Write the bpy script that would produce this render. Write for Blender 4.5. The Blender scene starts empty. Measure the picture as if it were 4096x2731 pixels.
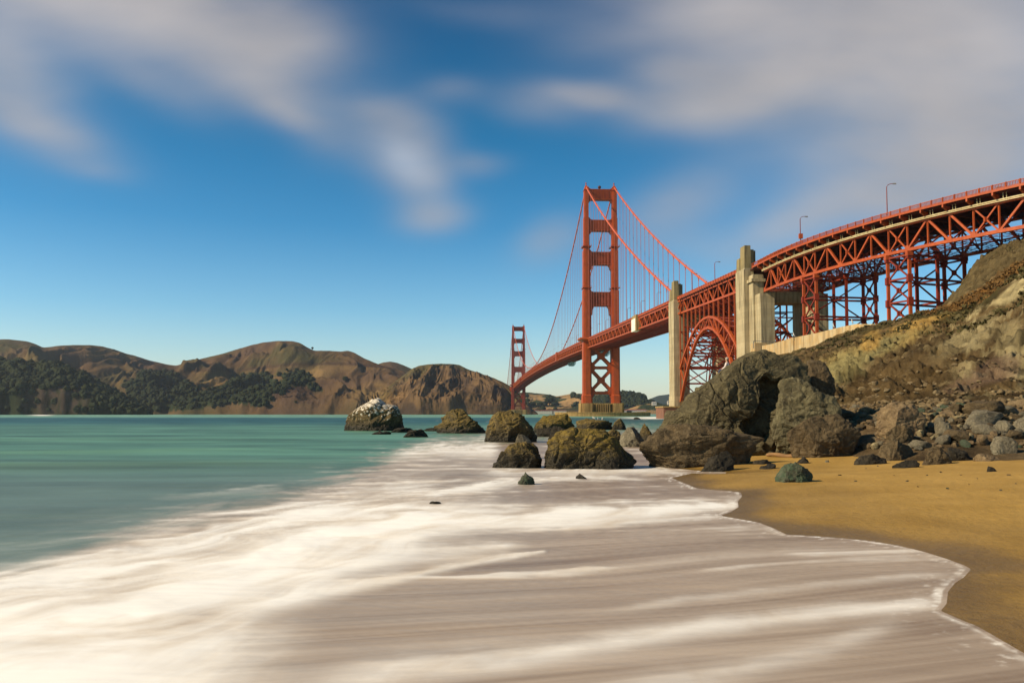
import bpy, bmesh, math, random
import numpy as np
from mathutils import Vector, Matrix

random.seed(7)
RNG = np.random.default_rng(11)
scene = bpy.context.scene
COL = scene.collection

# ------------------------------------------------------------------ camera
CAM_H = 2.6
PITCH = math.radians(3.0)
FPX = 1898.0                       # focal length for a 2352 px wide survey grid
V0 = 850.0
cam_d = bpy.data.cameras.new("camera")
cam = bpy.data.objects.new("camera", cam_d)
COL.objects.link(cam)
cam.location = (0, 0, CAM_H)
cam.rotation_euler = (math.radians(90) + PITCH, 0, 0)
cam_d.sensor_width = 36.0
cam_d.lens = 36.0 * FPX / 2352.0
cam_d.shift_y = 66.0 / 2352.0
cam_d.clip_start = 0.1
cam_d.clip_end = 60000
scene.camera = cam

# ------------------------------------------------------------------ sun, exposure
SUN_TO = Vector((-0.80, -0.23, 0.555)).normalized()
sun_el = math.asin(SUN_TO.z)
sun_az = math.atan2(SUN_TO.x, SUN_TO.y)
sd = bpy.data.lights.new("sun", 'SUN')
sd.energy = 5.0
sd.angle = math.radians(0.5)
sd.color = (1.0, 0.82, 0.56)
sun = bpy.data.objects.new("sun", sd)
COL.objects.link(sun)
sun.rotation_euler = (-SUN_TO).to_track_quat('-Z', 'Y').to_euler()

vs = scene.view_settings
vs.view_transform = 'Standard'
vs.look = 'None'
vs.exposure = 0.30
vs.gamma = 1.0
vs.use_curve_mapping = False

# ------------------------------------------------------------------ sky
world = bpy.data.worlds.new("World")
scene.world = world
world.use_nodes = True
WT = world.node_tree
for n in list(WT.nodes):
    WT.nodes.remove(n)


class NT:
    """tiny node-graph writer"""
    def __init__(self, tree):
        self.t = tree

    def n(self, typ, ins=None, **props):
        nd = self.t.nodes.new(typ)
        for k, v in props.items():
            setattr(nd, k, v)
        for k, v in (ins or {}).items():
            s = nd.inputs[k]
            if isinstance(v, bpy.types.NodeSocket):
                self.t.links.new(v, s)
            else:
                s.default_value = v
        return nd

    def math(self, op, a, b=0.0, c=0.0, clamp=False):
        nd = self.t.nodes.new('ShaderNodeMath')
        nd.operation = op
        nd.use_clamp = clamp
        for i, v in enumerate((a, b, c)):
            if isinstance(v, bpy.types.NodeSocket):
                self.t.links.new(v, nd.inputs[i])
            else:
                nd.inputs[i].default_value = v
        return nd.outputs[0]

    def mix(self, fac, a, b, blend='MIX'):
        nd = self.t.nodes.new('ShaderNodeMix')
        nd.data_type = 'RGBA'
        nd.blend_type = blend
        nd.clamp_factor = True
        for s, v in ((nd.inputs[0], fac), (nd.inputs[6], a), (nd.inputs[7], b)):
            if isinstance(v, bpy.types.NodeSocket):
                self.t.links.new(v, s)
            elif isinstance(v, (tuple, list)):
                s.default_value = tuple(v) + ((1,) if len(v) == 3 else ())
            else:
                s.default_value = v
        return nd.outputs[2]

    def ramp(self, fac, stops, interp='LINEAR'):
        nd = self.t.nodes.new('ShaderNodeValToRGB')
        nd.color_ramp.interpolation = interp
        el = nd.color_ramp.elements
        while len(el) < len(stops):
            el.new(0.5)
        for e, (p, c) in zip(el, stops):
            e.position = p
            e.color = (c, c, c, 1) if not isinstance(c, (tuple, list)) else tuple(c) + (1,)
        if isinstance(fac, bpy.types.NodeSocket):
            self.t.links.new(fac, nd.inputs[0])
        return nd.outputs[0]

    def link(self, a, b):
        self.t.links.new(a, b)


w = NT(WT)
sky = w.n('ShaderNodeTexSky', sky_type='NISHITA')
sky.sun_disc = False
sky.sun_elevation = sun_el
sky.sun_rotation = sun_az
sky.air_density = 1.0
sky.dust_density = 0.6
sky.ozone_density = 3.0
tc = w.n('ShaderNodeTexCoord')
sep = w.n('ShaderNodeSeparateXYZ', {0: tc.outputs['Generated']})
dx, dy, dz = sep.outputs[0], sep.outputs[1], sep.outputs[2]
ay = w.math('MAXIMUM', w.math('ABSOLUTE', dy), 0.05)
gx = w.math('DIVIDE', dx, ay)
gz = w.math('DIVIDE', dz, ay)
# clear-sky tone by elevation (deep polarised blue high up)
skyc = w.n('ShaderNodeHueSaturation', {'Hue': 0.5, 'Saturation': 1.0, 'Value': 1.0, 'Color': sky.outputs[0]}).outputs[0]
tint = w.ramp(dz, [(0.0, (1.52, 1.42, 1.34)), (0.045, (1.30, 1.38, 1.33)), (0.12, (0.74, 1.13, 1.24)),
                   (0.22, (0.28, 0.84, 1.06)), (0.34, (0.09, 0.66, 0.86)), (0.46, (0.05, 0.46, 0.66)), (0.8, (0.05, 0.36, 0.55))])
clear = w.mix(1.0, skyc, tint, 'MULTIPLY')
# cloud field
comb = w.n('ShaderNodeCombineXYZ', {0: gx, 1: gz, 2: 0.0}).outputs[0]
mp1 = w.n('ShaderNodeMapping', {'Vector': comb, 'Rotation': (0, 0, math.radians(25)), 'Scale': (1.6, 3.6, 1)}).outputs[0]
n1 = w.n('ShaderNodeTexNoise', {'Vector': mp1, 'Scale': 1.5, 'Detail': 3.0, 'Roughness': 0.5}).outputs
n2 = w.n('ShaderNodeTexNoise', {'Vector': comb, 'Scale': 3.2, 'Detail': 2.0, 'Roughness': 0.45}).outputs
wob = w.n('ShaderNodeVectorMath', {0: n2['Color'], 1: (0.5, 0.5, 0.5)}, operation='SUBTRACT').outputs[0]
wob = w.n('ShaderNodeVectorMath', {0: wob, 'Scale': 0.06}, operation='SCALE').outputs[0]
cw = w.n('ShaderNodeVectorMath', {0: comb, 1: wob}, operation='ADD').outputs[0]


def blob(u, v, ru, rv, ang, amp):
    """soft cloud bank: centre, half sizes on the survey grid, tilt in degrees"""
    cx = (u - 1176) / FPX
    yy = (V0 - v) / FPX
    cz = math.tan(PITCH + math.atan(yy))
    a = math.radians(ang)
    d = w.n('ShaderNodeVectorMath', {0: cw, 1: (cx, cz, 0)}, operation='SUBTRACT').outputs[0]
    m = w.n('ShaderNodeMapping', {'Vector': d, 'Rotation': (0, 0, -a), 'Scale': (1, 1, 1)}, vector_type='POINT').outputs[0]
    m = w.n('ShaderNodeVectorMath', {0: m, 1: (FPX / ru, FPX / rv, 0)}, operation='MULTIPLY').outputs[0]
    r = w.n('ShaderNodeVectorMath', {0: m}, operation='LENGTH').outputs['Value']
    g = w.math('POWER', 2.718, w.math('MULTIPLY', w.math('MULTIPLY', r, r), -1.0))
    return w.math('MULTIPLY', g, amp)


blobs = [
    (180, -30, 360, 100, -6, 1.1), (430, 70, 280, 110, -14, 1.0), (560, 190, 170, 70, -18, .75), (620, 70, 120, 90, -30, .6), (640, 265, 90, 34, -20, .55), (300, 190, 160, 40, -30, .28),
    (-30, 160, 190, 110, -35, .85), (70, 290, 170, 44, -22, .50), (190, 385, 90, 24, -10, .22),
    (925, 368, 86, 72, -35, 1.0), (890, 270, 95, 48, -10, .48), (985, 500, 75, 36, 8, .66), (1090, 385, 70, 24, 0, .32), (780, 330, 95, 60, 0, .34), (960, 430, 60, 50, 0, .32),
    (1372, 220, 90, 30, -6, .85), (1240, 240, 110, 52, 0, .40), (1030, 215, 80, 36, 0, .25),
    (1130, 25, 200, 36, -6, .10), (1420, 90, 120, 34, 5, .16),
    (1640, 20, 180, 70, -8, .70), (2080, 40, 460, 190, 0, 1.5), (1800, 190, 250, 80, 8, 1.35), (1620, 255, 130, 44, 4, .66), (1560, 160, 90, 40, 0, .40),
    (2200, 280, 300, 160, -5, 1.8), (2110, 430, 220, 90, 8, 1.2), (1880, 500, 230, 50, 20, .60), (1560, 480, 150, 66, 25, .46),
    (1265, 555, 80, 46, 20, .48), (1600, 560, 130, 40, 0, .20),
]
tot = None
for b in blobs:
    g = blob(*b)
    tot = g if tot is None else w.math('ADD', tot, g)
mp3 = w.n('ShaderNodeMapping', {'Vector': cw, 'Rotation': (0, 0, math.radians(-12)), 'Scale': (1.8, 4.6, 1)}).outputs[0]
n3s = w.n('ShaderNodeTexNoise', {'Vector': mp3, 'Scale': 2.2, 'Detail': 4.0, 'Roughness': 0.5}).outputs['Fac']
mod = w.math('ADD', w.math('MULTIPLY_ADD', n1['Fac'], 1.2, -0.1), w.math('MULTIPLY_ADD', n3s, 1.5, -0.25))
dens = w.math('MULTIPLY', tot, mod)
dens = w.math('SUBTRACT', 1.0, w.math('POWER', 2.718, w.math('MULTIPLY', dens, -1.0)))
dens = w.math('MINIMUM', w.math('MULTIPLY', dens, 1.04), 0.94)
ctone = w.ramp(dz, [(0.0, (4.2, 4.2, 4.4)), (0.2, (4.1, 3.88, 3.88)), (0.45, (4.5, 4.2, 4.15))])
cvar = w.math('MULTIPLY_ADD', n1['Fac'], 0.7, 0.62)
ctone = w.mix(1.0, ctone, w.n('ShaderNodeCombineColor', {0: cvar, 1: cvar, 2: cvar}).outputs[0], 'MULTIPLY')
bright = blob(925, 385, 75, 50, -35, 0.9)
ctone = w.mix(bright, ctone, (5.0, 5.1, 5.5))
skyall = w.mix(dens, clear, ctone)
bg = w.n('ShaderNodeBackground', {'Color': skyall, 'Strength': 0.095})
out = w.n('ShaderNodeOutputWorld', {'Surface': bg.outputs[0]})

# ------------------------------------------------------------------ survey helpers
CROPS = {'d': (0, 0, 4096 / 2352 ** 1), 'z2': (2600, 900, 1.96), 'z3': (3000, 650, 2148 / 1096), 'z4': (0, 1300, 2352 / 1100),
         'z5': (1000, 1300, 2352 / 1100), 'z6': (1300, 1500, 1.68), 'z7': (2500, 1300, 2.24), 'z8': (3200, 950, 1338 / 896.),
         'a3': (2200, 1350, 2119 / 500), 'a7': (2600, 1350, 4.48)}


def px(k, x, y):
    if k == 'd':
        return float(x), float(y)
    ox, oy, s = CROPS[k]
    return (ox + x / s) / 4096 * 2352, (oy + y / s) / 4096 * 2352


def ray(u, v):
    x = (u - 1176) / FPX
    y = (V0 - v) / FPX
    return np.array([x, math.cos(PITCH) - y * math.sin(PITCH), math.sin(PITCH) + y * math.cos(PITCH)])


def at_depth(u, v, D):
    r = ray(u, v)
    return np.array([0, 0, CAM_H]) + r * (D / r[1])


def at_z(u, v, z=0.0):
    r = ray(u, v)
    return np.array([0, 0, CAM_H]) + r * ((z - CAM_H) / r[2])


def survey(P):
    """world points -> survey grid (used to register surface zones)"""
    d = P - np.array([0, 0, CAM_H])
    f = d[..., 1] * math.cos(PITCH) + d[..., 2] * math.sin(PITCH)
    up = -d[..., 1] * math.sin(PITCH) + d[..., 2] * math.cos(PITCH)
    f = np.maximum(f, 0.5)
    return 1176 + FPX * d[..., 0] / f, V0 - FPX * up / f


# ------------------------------------------------------------------ numpy noise
_perm = RNG.permutation(512).astype(np.int64)
_grad = RNG.normal(size=(512, 3))
_grad /= np.linalg.norm(_grad, axis=1)[:, None]


def pnoise(x, y, z):
    xi = np.floor(x).astype(np.int64); yi = np.floor(y).astype(np.int64); zi = np.floor(z).astype(np.int64)
    xf = x - xi; yf = y - yi; zf = z - zi
    u = xf * xf * xf * (xf * (xf * 6 - 15) + 10)
    v = yf * yf * yf * (yf * (yf * 6 - 15) + 10)
    q = zf * zf * zf * (zf * (zf * 6 - 15) + 10)
    res = 0
    for a in (0, 1):
        wa = u if a else 1 - u
        for b in (0, 1):
            wb = v if b else 1 - v
            for c in (0, 1):
                wc = q if c else 1 - q
                h = _perm[(_perm[(_perm[(xi + a) & 511] + yi + b) & 511] + zi + c) & 511]
                g = _grad[h]
                res = res + wa * wb * wc * (g[..., 0] * (xf - a) + g[..., 1] * (yf - b) + g[..., 2] * (zf - c))
    return res * 1.5


def fbm(x, y, z, octv=4, lac=2.03, gain=0.5):
    s = 0; a = 1.0; t = 0
    for i in range(octv):
        s = s + a * pnoise(x + 17.1 * i, y - 9.3 * i, z + 5.7 * i)
        t += a; a *= gain
        x = x * lac; y = y * lac; z = z * lac
    return s / t


def ridged(x, y, z, octv=4, lac=2.1, gain=0.5):
    s = 0; a = 1.0; t = 0
    for i in range(octv):
        s = s + a * (1 - 2.2 * np.abs(pnoise(x + 31.1 * i, y + 3.3 * i, z - 7.7 * i)))
        t += a; a *= gain
        x = x * lac; y = y * lac; z = z * lac
    return s / t


def worley(P, scale, seed=0):
    """F1 distance, F2-F1 and cell id"""
    Q = P * scale
    ci = np.floor(Q).astype(np.int64)
    f = Q - ci
    d1 = np.full(len(P), 9.0); d2 = np.full(len(P), 9.0); cid = np.zeros(len(P), np.int64); vec = np.zeros((len(P), 3))
    for a in (-1, 0, 1):
        for b in (-1, 0, 1):
            for c in (-1, 0, 1):
                h = _perm[(_perm[(_perm[(ci[:, 0] + a + seed) & 511] + ci[:, 1] + b) & 511] + ci[:, 2] + c) & 511]
                o = _grad[h] * 0.35 + 0.5
                dvv = f - (np.array([a, b, c]) + o); d = np.sqrt((dvv ** 2).sum(1))
                m = d < d1
                d2 = np.where(m, d1, np.minimum(d2, d))
                cid = np.where(m, h, cid)
                d1 = np.where(m, d, d1); vec[m] = dvv[m]
    return d1, d2 - d1, cid, vec


def smooth(a, b, x):
    t = np.clip((x - a) / (b - a), 0, 1)
    return t * t * (3 - 2 * t)


# ------------------------------------------------------------------ object helpers
def tag(o, label=None, cat=None, group=None, kind=None):
    if label: o['label'] = label
    if cat: o['category'] = cat
    if group: o['group'] = group
    if kind: o['kind'] = kind
    return o


def empty(name, loc, rz=0.0):
    o = bpy.data.objects.new(name, None)
    o.empty_display_size = 0.5
    COL.objects.link(o)
    o.location = loc
    o.rotation_euler = (0, 0, rz)
    return o


class MB:
    def __init__(self):
        self.v = []; self.f = []

    def add(self, vs, fs):
        n = len(self.v)
        self.v.extend([tuple(map(float, p)) for p in vs])
        self.f.extend([tuple(i + n for i in f) for f in fs])

    def hexa(self, c):
        """8 corners: bottom ring 0-3 ccw, top ring 4-7"""
        self.add(c, [(0, 3, 2, 1), (4, 5, 6, 7), (0, 1, 5, 4), (1, 2, 6, 5), (2, 3, 7, 6), (3, 0, 4, 7)])

    def beam(self, a, b, wd, ht, up=(0, 0, 1)):
        a = np.array(a, float); b = np.array(b, float)
        d = b - a; L = np.linalg.norm(d)
        if L < 1e-6: return
        d /= L
        up = np.array(up, float)
        if abs(d @ up) > 0.98: up = np.array([0, 1.0, 0]) if abs(d[1]) < 0.9 else np.array([1.0, 0, 0])
        s = np.cross(d, up); s /= np.linalg.norm(s)
        t = np.cross(s, d)
        s = s * wd / 2; t = t * ht / 2
        self.hexa([a - s - t, a + s - t, b + s - t, b - s - t, a - s + t, a + s + t, b + s + t, b - s + t])

    def tube(self, pts, r, n=6, caps=True):
        pts = [np.array(p, float) for p in pts]
        rr = r if isinstance(r, (list, tuple, np.ndarray)) else [r] * len(pts)
        base = len(self.v); rings = []
        for i, p in enumerate(pts):
            d = pts[min(i + 1, len(pts) - 1)] - pts[max(i - 1, 0)]
            d = d / (np.linalg.norm(d) + 1e-9)
            up = np.array([0, 0, 1.0]) if abs(d[2]) < 0.9 else np.array([1.0, 0, 0])
            s = np.cross(d, up); s /= np.linalg.norm(s); t = np.cross(s, d)
            for k in range(n):
                a = 2 * math.pi * k / n
                self.v.append(tuple(p + rr[i] * (math.cos(a) * s + math.sin(a) * t)))
        for i in range(len(pts) - 1):
            for k in range(n):
                k2 = (k + 1) % n
                self.f.append((base + i * n + k, base + i * n + k2, base + (i + 1) * n + k2, base + (i + 1) * n + k))
        if caps:
            self.f.append(tuple(base + k for k in range(n))[::-1])
            self.f.append(tuple(base + (len(pts) - 1) * n + k for k in range(n)))

    def build(self, name, mat, parent=None, origin=(0, 0, 0), smooth_=False):
        me = bpy.data.meshes.new(name)
        o3 = np.array(origin, float)
        me.from_pydata([tuple(np.array(p) - o3) for p in self.v] if any(origin) else self.v, [], self.f)
        me.validate()
        bm = bmesh.new(); bm.from_mesh(me)
        bmesh.ops.recalc_face_normals(bm, faces=bm.faces)
        bm.to_mesh(me); bm.free()
        if smooth_:
            me.polygons.foreach_set('use_smooth', [True] * len(me.polygons))
        ob = bpy.data.objects.new(name, me)
        COL.objects.link(ob)
        ob.data.materials.append(mat)
        if parent is not None:
            ob.parent = parent
        return ob


def np_mesh(name, V, F, mat, cols=None, parent=None, smooth_=True):
    """V (n,3) array, F (m,3|4) int array, cols dict name->(n,3|) arrays"""
    me = bpy.data.meshes.new(name)
    F = np.asarray(F, np.int32)
    k = F.shape[1]
    me.vertices.add(len(V)); me.vertices.foreach_set('co', np.asarray(V, np.float32).ravel())
    me.loops.add(F.size); me.loops.foreach_set('vertex_index', F.ravel())
    me.polygons.add(len(F)); me.polygons.foreach_set('loop_start', np.arange(0, F.size, k, dtype=np.int32))
    me.polygons.foreach_set('loop_total', np.full(len(F), k, np.int32))
    me.polygons.foreach_set('use_smooth', np.full(len(F), smooth_, bool))
    me.update(calc_edges=True)
    for nm, c in (cols or {}).items():
        c = np.asarray(c, np.float32)
        if c.ndim == 1:
            at = me.attributes.new(nm, 'FLOAT', 'POINT'); at.data.foreach_set('value', c)
        else:
            at = me.attributes.new(nm, 'FLOAT_COLOR', 'POINT')
            cc = np.ones((len(c), 4), np.float32); cc[:, :3] = c
            at.data.foreach_set('color', cc.ravel())
    ob = bpy.data.objects.new(name, me)
    COL.objects.link(ob)
    me.materials.append(mat)
    if parent is not None: ob.parent = parent
    return ob


def grid_faces(nr, nc):
    i = np.arange(nr - 1)[:, None] * nc + np.arange(nc - 1)[None, :]
    i = i.ravel()
    return np.stack([i, i + 1, i + nc + 1, i + nc], 1)


_ico = {}


def ico(sub):
    if sub not in _ico:
        bm = bmesh.new()
        bmesh.ops.create_icosphere(bm, subdivisions=sub, radius=1.0)
        V = np.array([v.co[:] for v in bm.verts]); F = np.array([[v.index for v in f.verts] for f in bm.faces])
        V /= np.linalg.norm(V, axis=1)[:, None]
        bm.free(); _ico[sub] = (V, F)
    return _ico[sub]


# ------------------------------------------------------------------ materials
def new_mat(name):
    m = bpy.data.materials.new(name)
    m.use_nodes = True
    t = m.node_tree
    b = t.nodes['Principled BSDF']
    b.inputs['Specular IOR Level'].default_value = 0.3
    return m, NT(t), b


def noise_tex(g, vec, scale, detail=4, rough=0.55):
    return g.n('ShaderNodeTexNoise', {'Vector': vec, 'Scale': scale, 'Detail': detail, 'Roughness': rough}).outputs['Fac']


def paint_mat(name, col, dark, rough=0.5, scale=0.25):
    m, g, b = new_mat(name)
    geo = g.n('ShaderNodeNewGeometry').outputs['Position']
    n = noise_tex(g, geo, scale, 5, 0.6)
    n2 = noise_tex(g, geo, scale * 9, 3, 0.6)
    st = g.n('ShaderNodeMapping', {'Vector': geo, 'Scale': (1, 1, 0.12)}).outputs[0]
    n3 = noise_tex(g, st, 1.1, 4, 0.6)
    f = g.math('ADD', g.math('MULTIPLY', n, 0.5), g.math('MULTIPLY', n3, 0.5))
    c = g.mix(g.ramp(f, [(0.38, 0), (0.62, 1)]), dark, col)
    c = g.mix(g.ramp(n2, [(0.52, 0), (0.75, 0.5)]), c, tuple(x * 0.5 for x in col))
    g.link(c, b.inputs['Base Color'])
    b.inputs['Roughness'].default_value = rough
    return m


M = {}
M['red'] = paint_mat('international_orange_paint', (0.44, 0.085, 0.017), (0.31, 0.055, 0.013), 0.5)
M['redfar'] = paint_mat('darker_red_paint', (0.25, 0.033, 0.012), (0.18, 0.024, 0.010), 0.55)  # darker copy of the red for far tower, bracing, east columns, lamp poles
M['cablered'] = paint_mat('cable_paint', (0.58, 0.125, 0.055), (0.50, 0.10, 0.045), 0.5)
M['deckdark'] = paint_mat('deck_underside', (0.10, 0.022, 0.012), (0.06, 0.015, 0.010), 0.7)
M['asphalt'] = paint_mat('asphalt', (0.06, 0.058, 0.055), (0.045, 0.043, 0.04), 0.9)
M['cream'] = paint_mat('cream_primer', (0.62, 0.53, 0.30), (0.42, 0.33, 0.16), 0.6)
M['white'] = paint_mat('white_tarpaulin', (0.80, 0.76, 0.66), (0.70, 0.66, 0.56), 0.7)
M['grey'] = paint_mat('grey_metal', (0.20, 0.19, 0.18), (0.14, 0.13, 0.12), 0.5)
M['rope'] = paint_mat('hanger_rope', (0.50, 0.14, 0.10), (0.44, 0.12, 0.09), 0.6)


def concrete(name, col, dark, warm):
    m, g, b = new_mat(name)
    geo = g.n('ShaderNodeNewGeometry').outputs['Position']
    n = noise_tex(g, geo, 0.35, 6, 0.62)
    st = g.n('ShaderNodeMapping', {'Vector': geo, 'Scale': (1, 1, 0.07)}).outputs[0]
    n3 = noise_tex(g, st, 0.8, 5, 0.65)
    sp = g.n('ShaderNodeSeparateXYZ', {0: geo}).outputs[2]
    lift = g.math('FRACT', g.math('MULTIPLY', sp, 0.41))
    line = g.ramp(lift, [(0.0, 0.6), (0.035, 0.0), (0.96, 0.0), (1.0, 0.6)])
    band = g.n('ShaderNodeTexWhiteNoise', {'W': g.math('FLOOR', g.math('MULTIPLY', sp, 0.41))}, noise_dimensions='1D').outputs[0]
    c = g.mix(g.ramp(n, [(0.35, 0), (0.65, 1)]), col, warm)
    c = g.mix(g.ramp(n3, [(0.46, 0), (0.64, 0.85)]), c, dark)
    c = g.mix(g.math('MULTIPLY', band, 0.22), c, dark)
    c = g.mix(g.math('MULTIPLY', line, g.ramp(n, [(0.4, 0.2), (0.6, 0.8)])), c, dark)
    g.link(c, b.inputs['Base Color'])
    b.inputs['Roughness'].default_value = 0.9
    bp = g.n('ShaderNodeBump', {'Height': n3, 'Strength': 0.25, 'Distance': 0.3})
    g.link(bp.outputs[0], b.inputs['Normal'])
    return m


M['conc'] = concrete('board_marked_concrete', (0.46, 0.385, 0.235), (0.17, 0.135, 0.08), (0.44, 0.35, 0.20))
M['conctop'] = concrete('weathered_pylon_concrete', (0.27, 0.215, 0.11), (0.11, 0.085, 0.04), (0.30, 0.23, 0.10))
M['pier'] = concrete('pier_concrete', (0.36, 0.235, 0.085), (0.17, 0.11, 0.04), (0.40, 0.26, 0.10))
M['brick'] = paint_mat('old_brick', (0.22, 0.10, 0.06), (0.14, 0.07, 0.045), 0.9)

# ------------------------------------------------------------------ shoreline and ground height
_sh = [(1540, 1097), (1565, 1108), (1600, 1122), (1650, 1126), (1698, 1130), (1700, 1140), (1690, 1152), (1692, 1164), (1672, 1176), (1648, 1184),
       (1690, 1191), (1735, 1199), (1770, 1212), (1802, 1228), (1860, 1231), (1930, 1236), (2000, 1243), (2060, 1253), (2120, 1268), (2170, 1284),
       (2205, 1297), (2222, 1306), (2206, 1324), (2184, 1338), (2168, 1358), (2164, 1385), (2150, 1402), (2195, 1422), (2235, 1438), (2290, 1470),
       (2345, 1502), (2420, 1545)]
_far = [(130, 600), (98, 520), (86, 470), (83, 420), (66, 330), (44, 230), (25, 130), (16, 85), (11.5, 62), (9.6, 52), (8.2, 45), (8.6, 42), (7.4, 40), (8.6, 37.5), (9.8, 36.5)]
SHORE = [(5000, 1500), (900, 800), (300, 660)] + _far + [tuple(at_z(u, v)[:2]) for u, v in [(1640, 1088), (1590, 1086)] + _sh] + \
        [(6.3, 5.0), (7.5, 1.0), (9.5, -6), (14, -20), (22, -45), (60, -160)]
SHORE = np.array(SHORE)


def shore_dist(x, y):
    """signed distance to the waterline, positive on land (to the right/east)"""
    x = np.asarray(x, float); y = np.asarray(y, float)
    best = np.full(x.shape, 1e9); sgn = np.ones(x.shape)
    for i in range(len(SHORE) - 1):
        ax, ay_ = SHORE[i]; bx, by = SHORE[i + 1]
        ex, ey = bx - ax, by - ay_
        t = np.clip(((x - ax) * ex + (y - ay_) * ey) / (ex * ex + ey * ey), 0, 1)
        qx = x - (ax + t * ex); qy = y - (ay_ + t * ey)
        d = np.hypot(qx, qy)
        s = np.sign(ex * qy - ey * qx)
        m = d < best - 1e-9
        best = np.where(m, d, best); sgn = np.where(m, np.where(s >= 0, 1, -1), sgn)
    # parity test for the sign (robust at corners)
    inside = np.zeros(x.shape, bool)
    poly = np.vstack([SHORE, [(5000, -160), (5000, 1500)]])
    for i in range(len(poly) - 1):
        x1, y1 = poly[i]; x2, y2 = poly[i + 1]
        c = ((y1 > y) != (y2 > y))
        xi = (x2 - x1) * (y - y1) / (y2 - y1 + 1e-12) + x1
        inside ^= c & (x < xi)
    return np.where(inside, best, -best)


def ground_h(x, y):
    d = shore_dist(x, y)
    x = np.asarray(x, float); y = np.asarray(y, float)
    und = fbm(x * 0.35, y * 0.35, x * 0 + 3.3, 3) * 0.035 * smooth(0.3, 3, d)
    land = 0.075 * np.minimum(d, 2) + 0.042 * np.clip(d - 2, 0, 14) + 0.03 * np.clip(d - 16, 0, 40) + und
    sea = np.maximum(0.07 * d, -4.0)
    return np.where(d > 0, land, sea)


def on_ground(u, v):
    z = 0.0
    for _ in range(12):
        p = at_z(u, v, min(z, 2.2))
        z = float(ground_h(np.array([p[0]]), np.array([p[1]]))[0])
        z = max(z, 0.0)
    return at_z(u, v, min(z, 2.2))

# ------------------------------------------------------------------ ground sheet (beach, sea bed, land behind)
def terrain_material():
    m, g, b = new_mat('beach_sand')
    geo = g.n('ShaderNodeNewGeometry').outputs['Position']
    wet = g.n('ShaderNodeAttribute', attribute_name='wet').outputs['Fac']
    n1_ = noise_tex(g, geo, 0.45, 5, 0.6)
    n2_ = noise_tex(g, geo, 5.0, 5, 0.65)
    n3_ = noise_tex(g, geo, 90.0, 3, 0.7)
    c = g.mix(g.ramp(n1_, [(0.33, 0), (0.67, 1)]), (0.37, 0.218, 0.044), (0.475, 0.290, 0.072))
    c = g.mix(g.ramp(n2_, [(0.5, 0), (0.75, 0.5)]), c, (0.25, 0.145, 0.04))
    c = g.mix(g.ramp(n3_, [(0.35, 0.22), (0.7, 0.0)]), c, (0.12, 0.07, 0.025))
    spots = g.n('ShaderNodeTexVoronoi', {'Vector': geo, 'Scale': 1.7, 'Randomness': 1.0}).outputs['Distance']
    c = g.mix(g.ramp(spots, [(0.02, 0.75), (0.05, 0.0)]), c, (0.06, 0.045, 0.03))
    c = g.mix(wet, c, g.mix(1.0, c, (0.46, 0.46, 0.52), 'MULTIPLY'))
    g.link(c, b.inputs['Base Color'])
    g.link(g.math('MULTIPLY_ADD', wet, -0.62, 0.92), b.inputs['Roughness'])
    b.inputs['Specular IOR Level'].default_value = 0.25
    h = g.math('ADD', g.math('MULTIPLY', n2_, 0.05), g.math('MULTIPLY', n3_, 0.006))
    bp = g.n('ShaderNodeBump', {'Height': h, 'Strength': 0.9, 'Distance': 1.0})
    g.link(bp.outputs[0], b.inputs['Normal'])
    return m


def build_ground():
    us = np.concatenate([np.tan(np.radians(np.linspace(-82, -12, 30))) , np.linspace(-0.2, 0.75, 520)[1:], np.tan(np.radians(np.linspace(37.5, 86, 40)))])
    Ds = np.concatenate([np.geomspace(-40, -1.0, 12), [0.0], np.linspace(0.7, 5, 12), 4935.0 / np.linspace(900, 60, 330), np.geomspace(85, 12000, 60)])
    U, D = np.meshgrid(us, Ds)
    X = U * np.maximum(np.abs(D), 6.0); Y = D
    # keep the sheet in front wide near the camera
    Z = ground_h(X, Y)
    sdv = shore_dist(X, Y)
    n = fbm(X * 0.5, Y * 0.5, X * 0, 3)
    wet = 1 - 0.65 * smooth(0.1, 1.4, sdv + n * 1.2) - 0.35 * smooth(1.2, 5.5, sdv + n * 2.0)
    far = smooth(200, 500, D) * 0
    # tiny dents and footprints trail
    dent = np.zeros_like(Z)
    for fx, fy in [(12.4, 20.5), (12.9, 21.2), (12.6, 21.9), (13.2, 22.6), (12.95, 23.3), (13.5, 24.0), (13.3, 24.8), (13.9, 25.5), (13.7, 26.2), (14.4, 27.0), (14.1, 27.8)]:
        dent -= 0.03 * np.exp(-(((X - fx) / 0.14) ** 2 + ((Y - fy) / 0.2) ** 2))
    Z = Z + dent + fbm(X * 2.2, Y * 2.2, X * 0 + 8, 3) * 0.012 * smooth(0.6, 2, sdv) - far
    V = np.stack([X, Y, Z], -1).reshape(-1, 3)
    o = np_mesh('ground', V, grid_faces(*X.shape), terrain_material(), {'wet': wet.ravel()})
    tag(o, kind='structure')
    return o


build_ground()


# ------------------------------------------------------------------ water
def interp(u, pts):
    p = np.array(pts, float)
    return np.interp(u, p[:, 0], p[:, 1])


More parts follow.
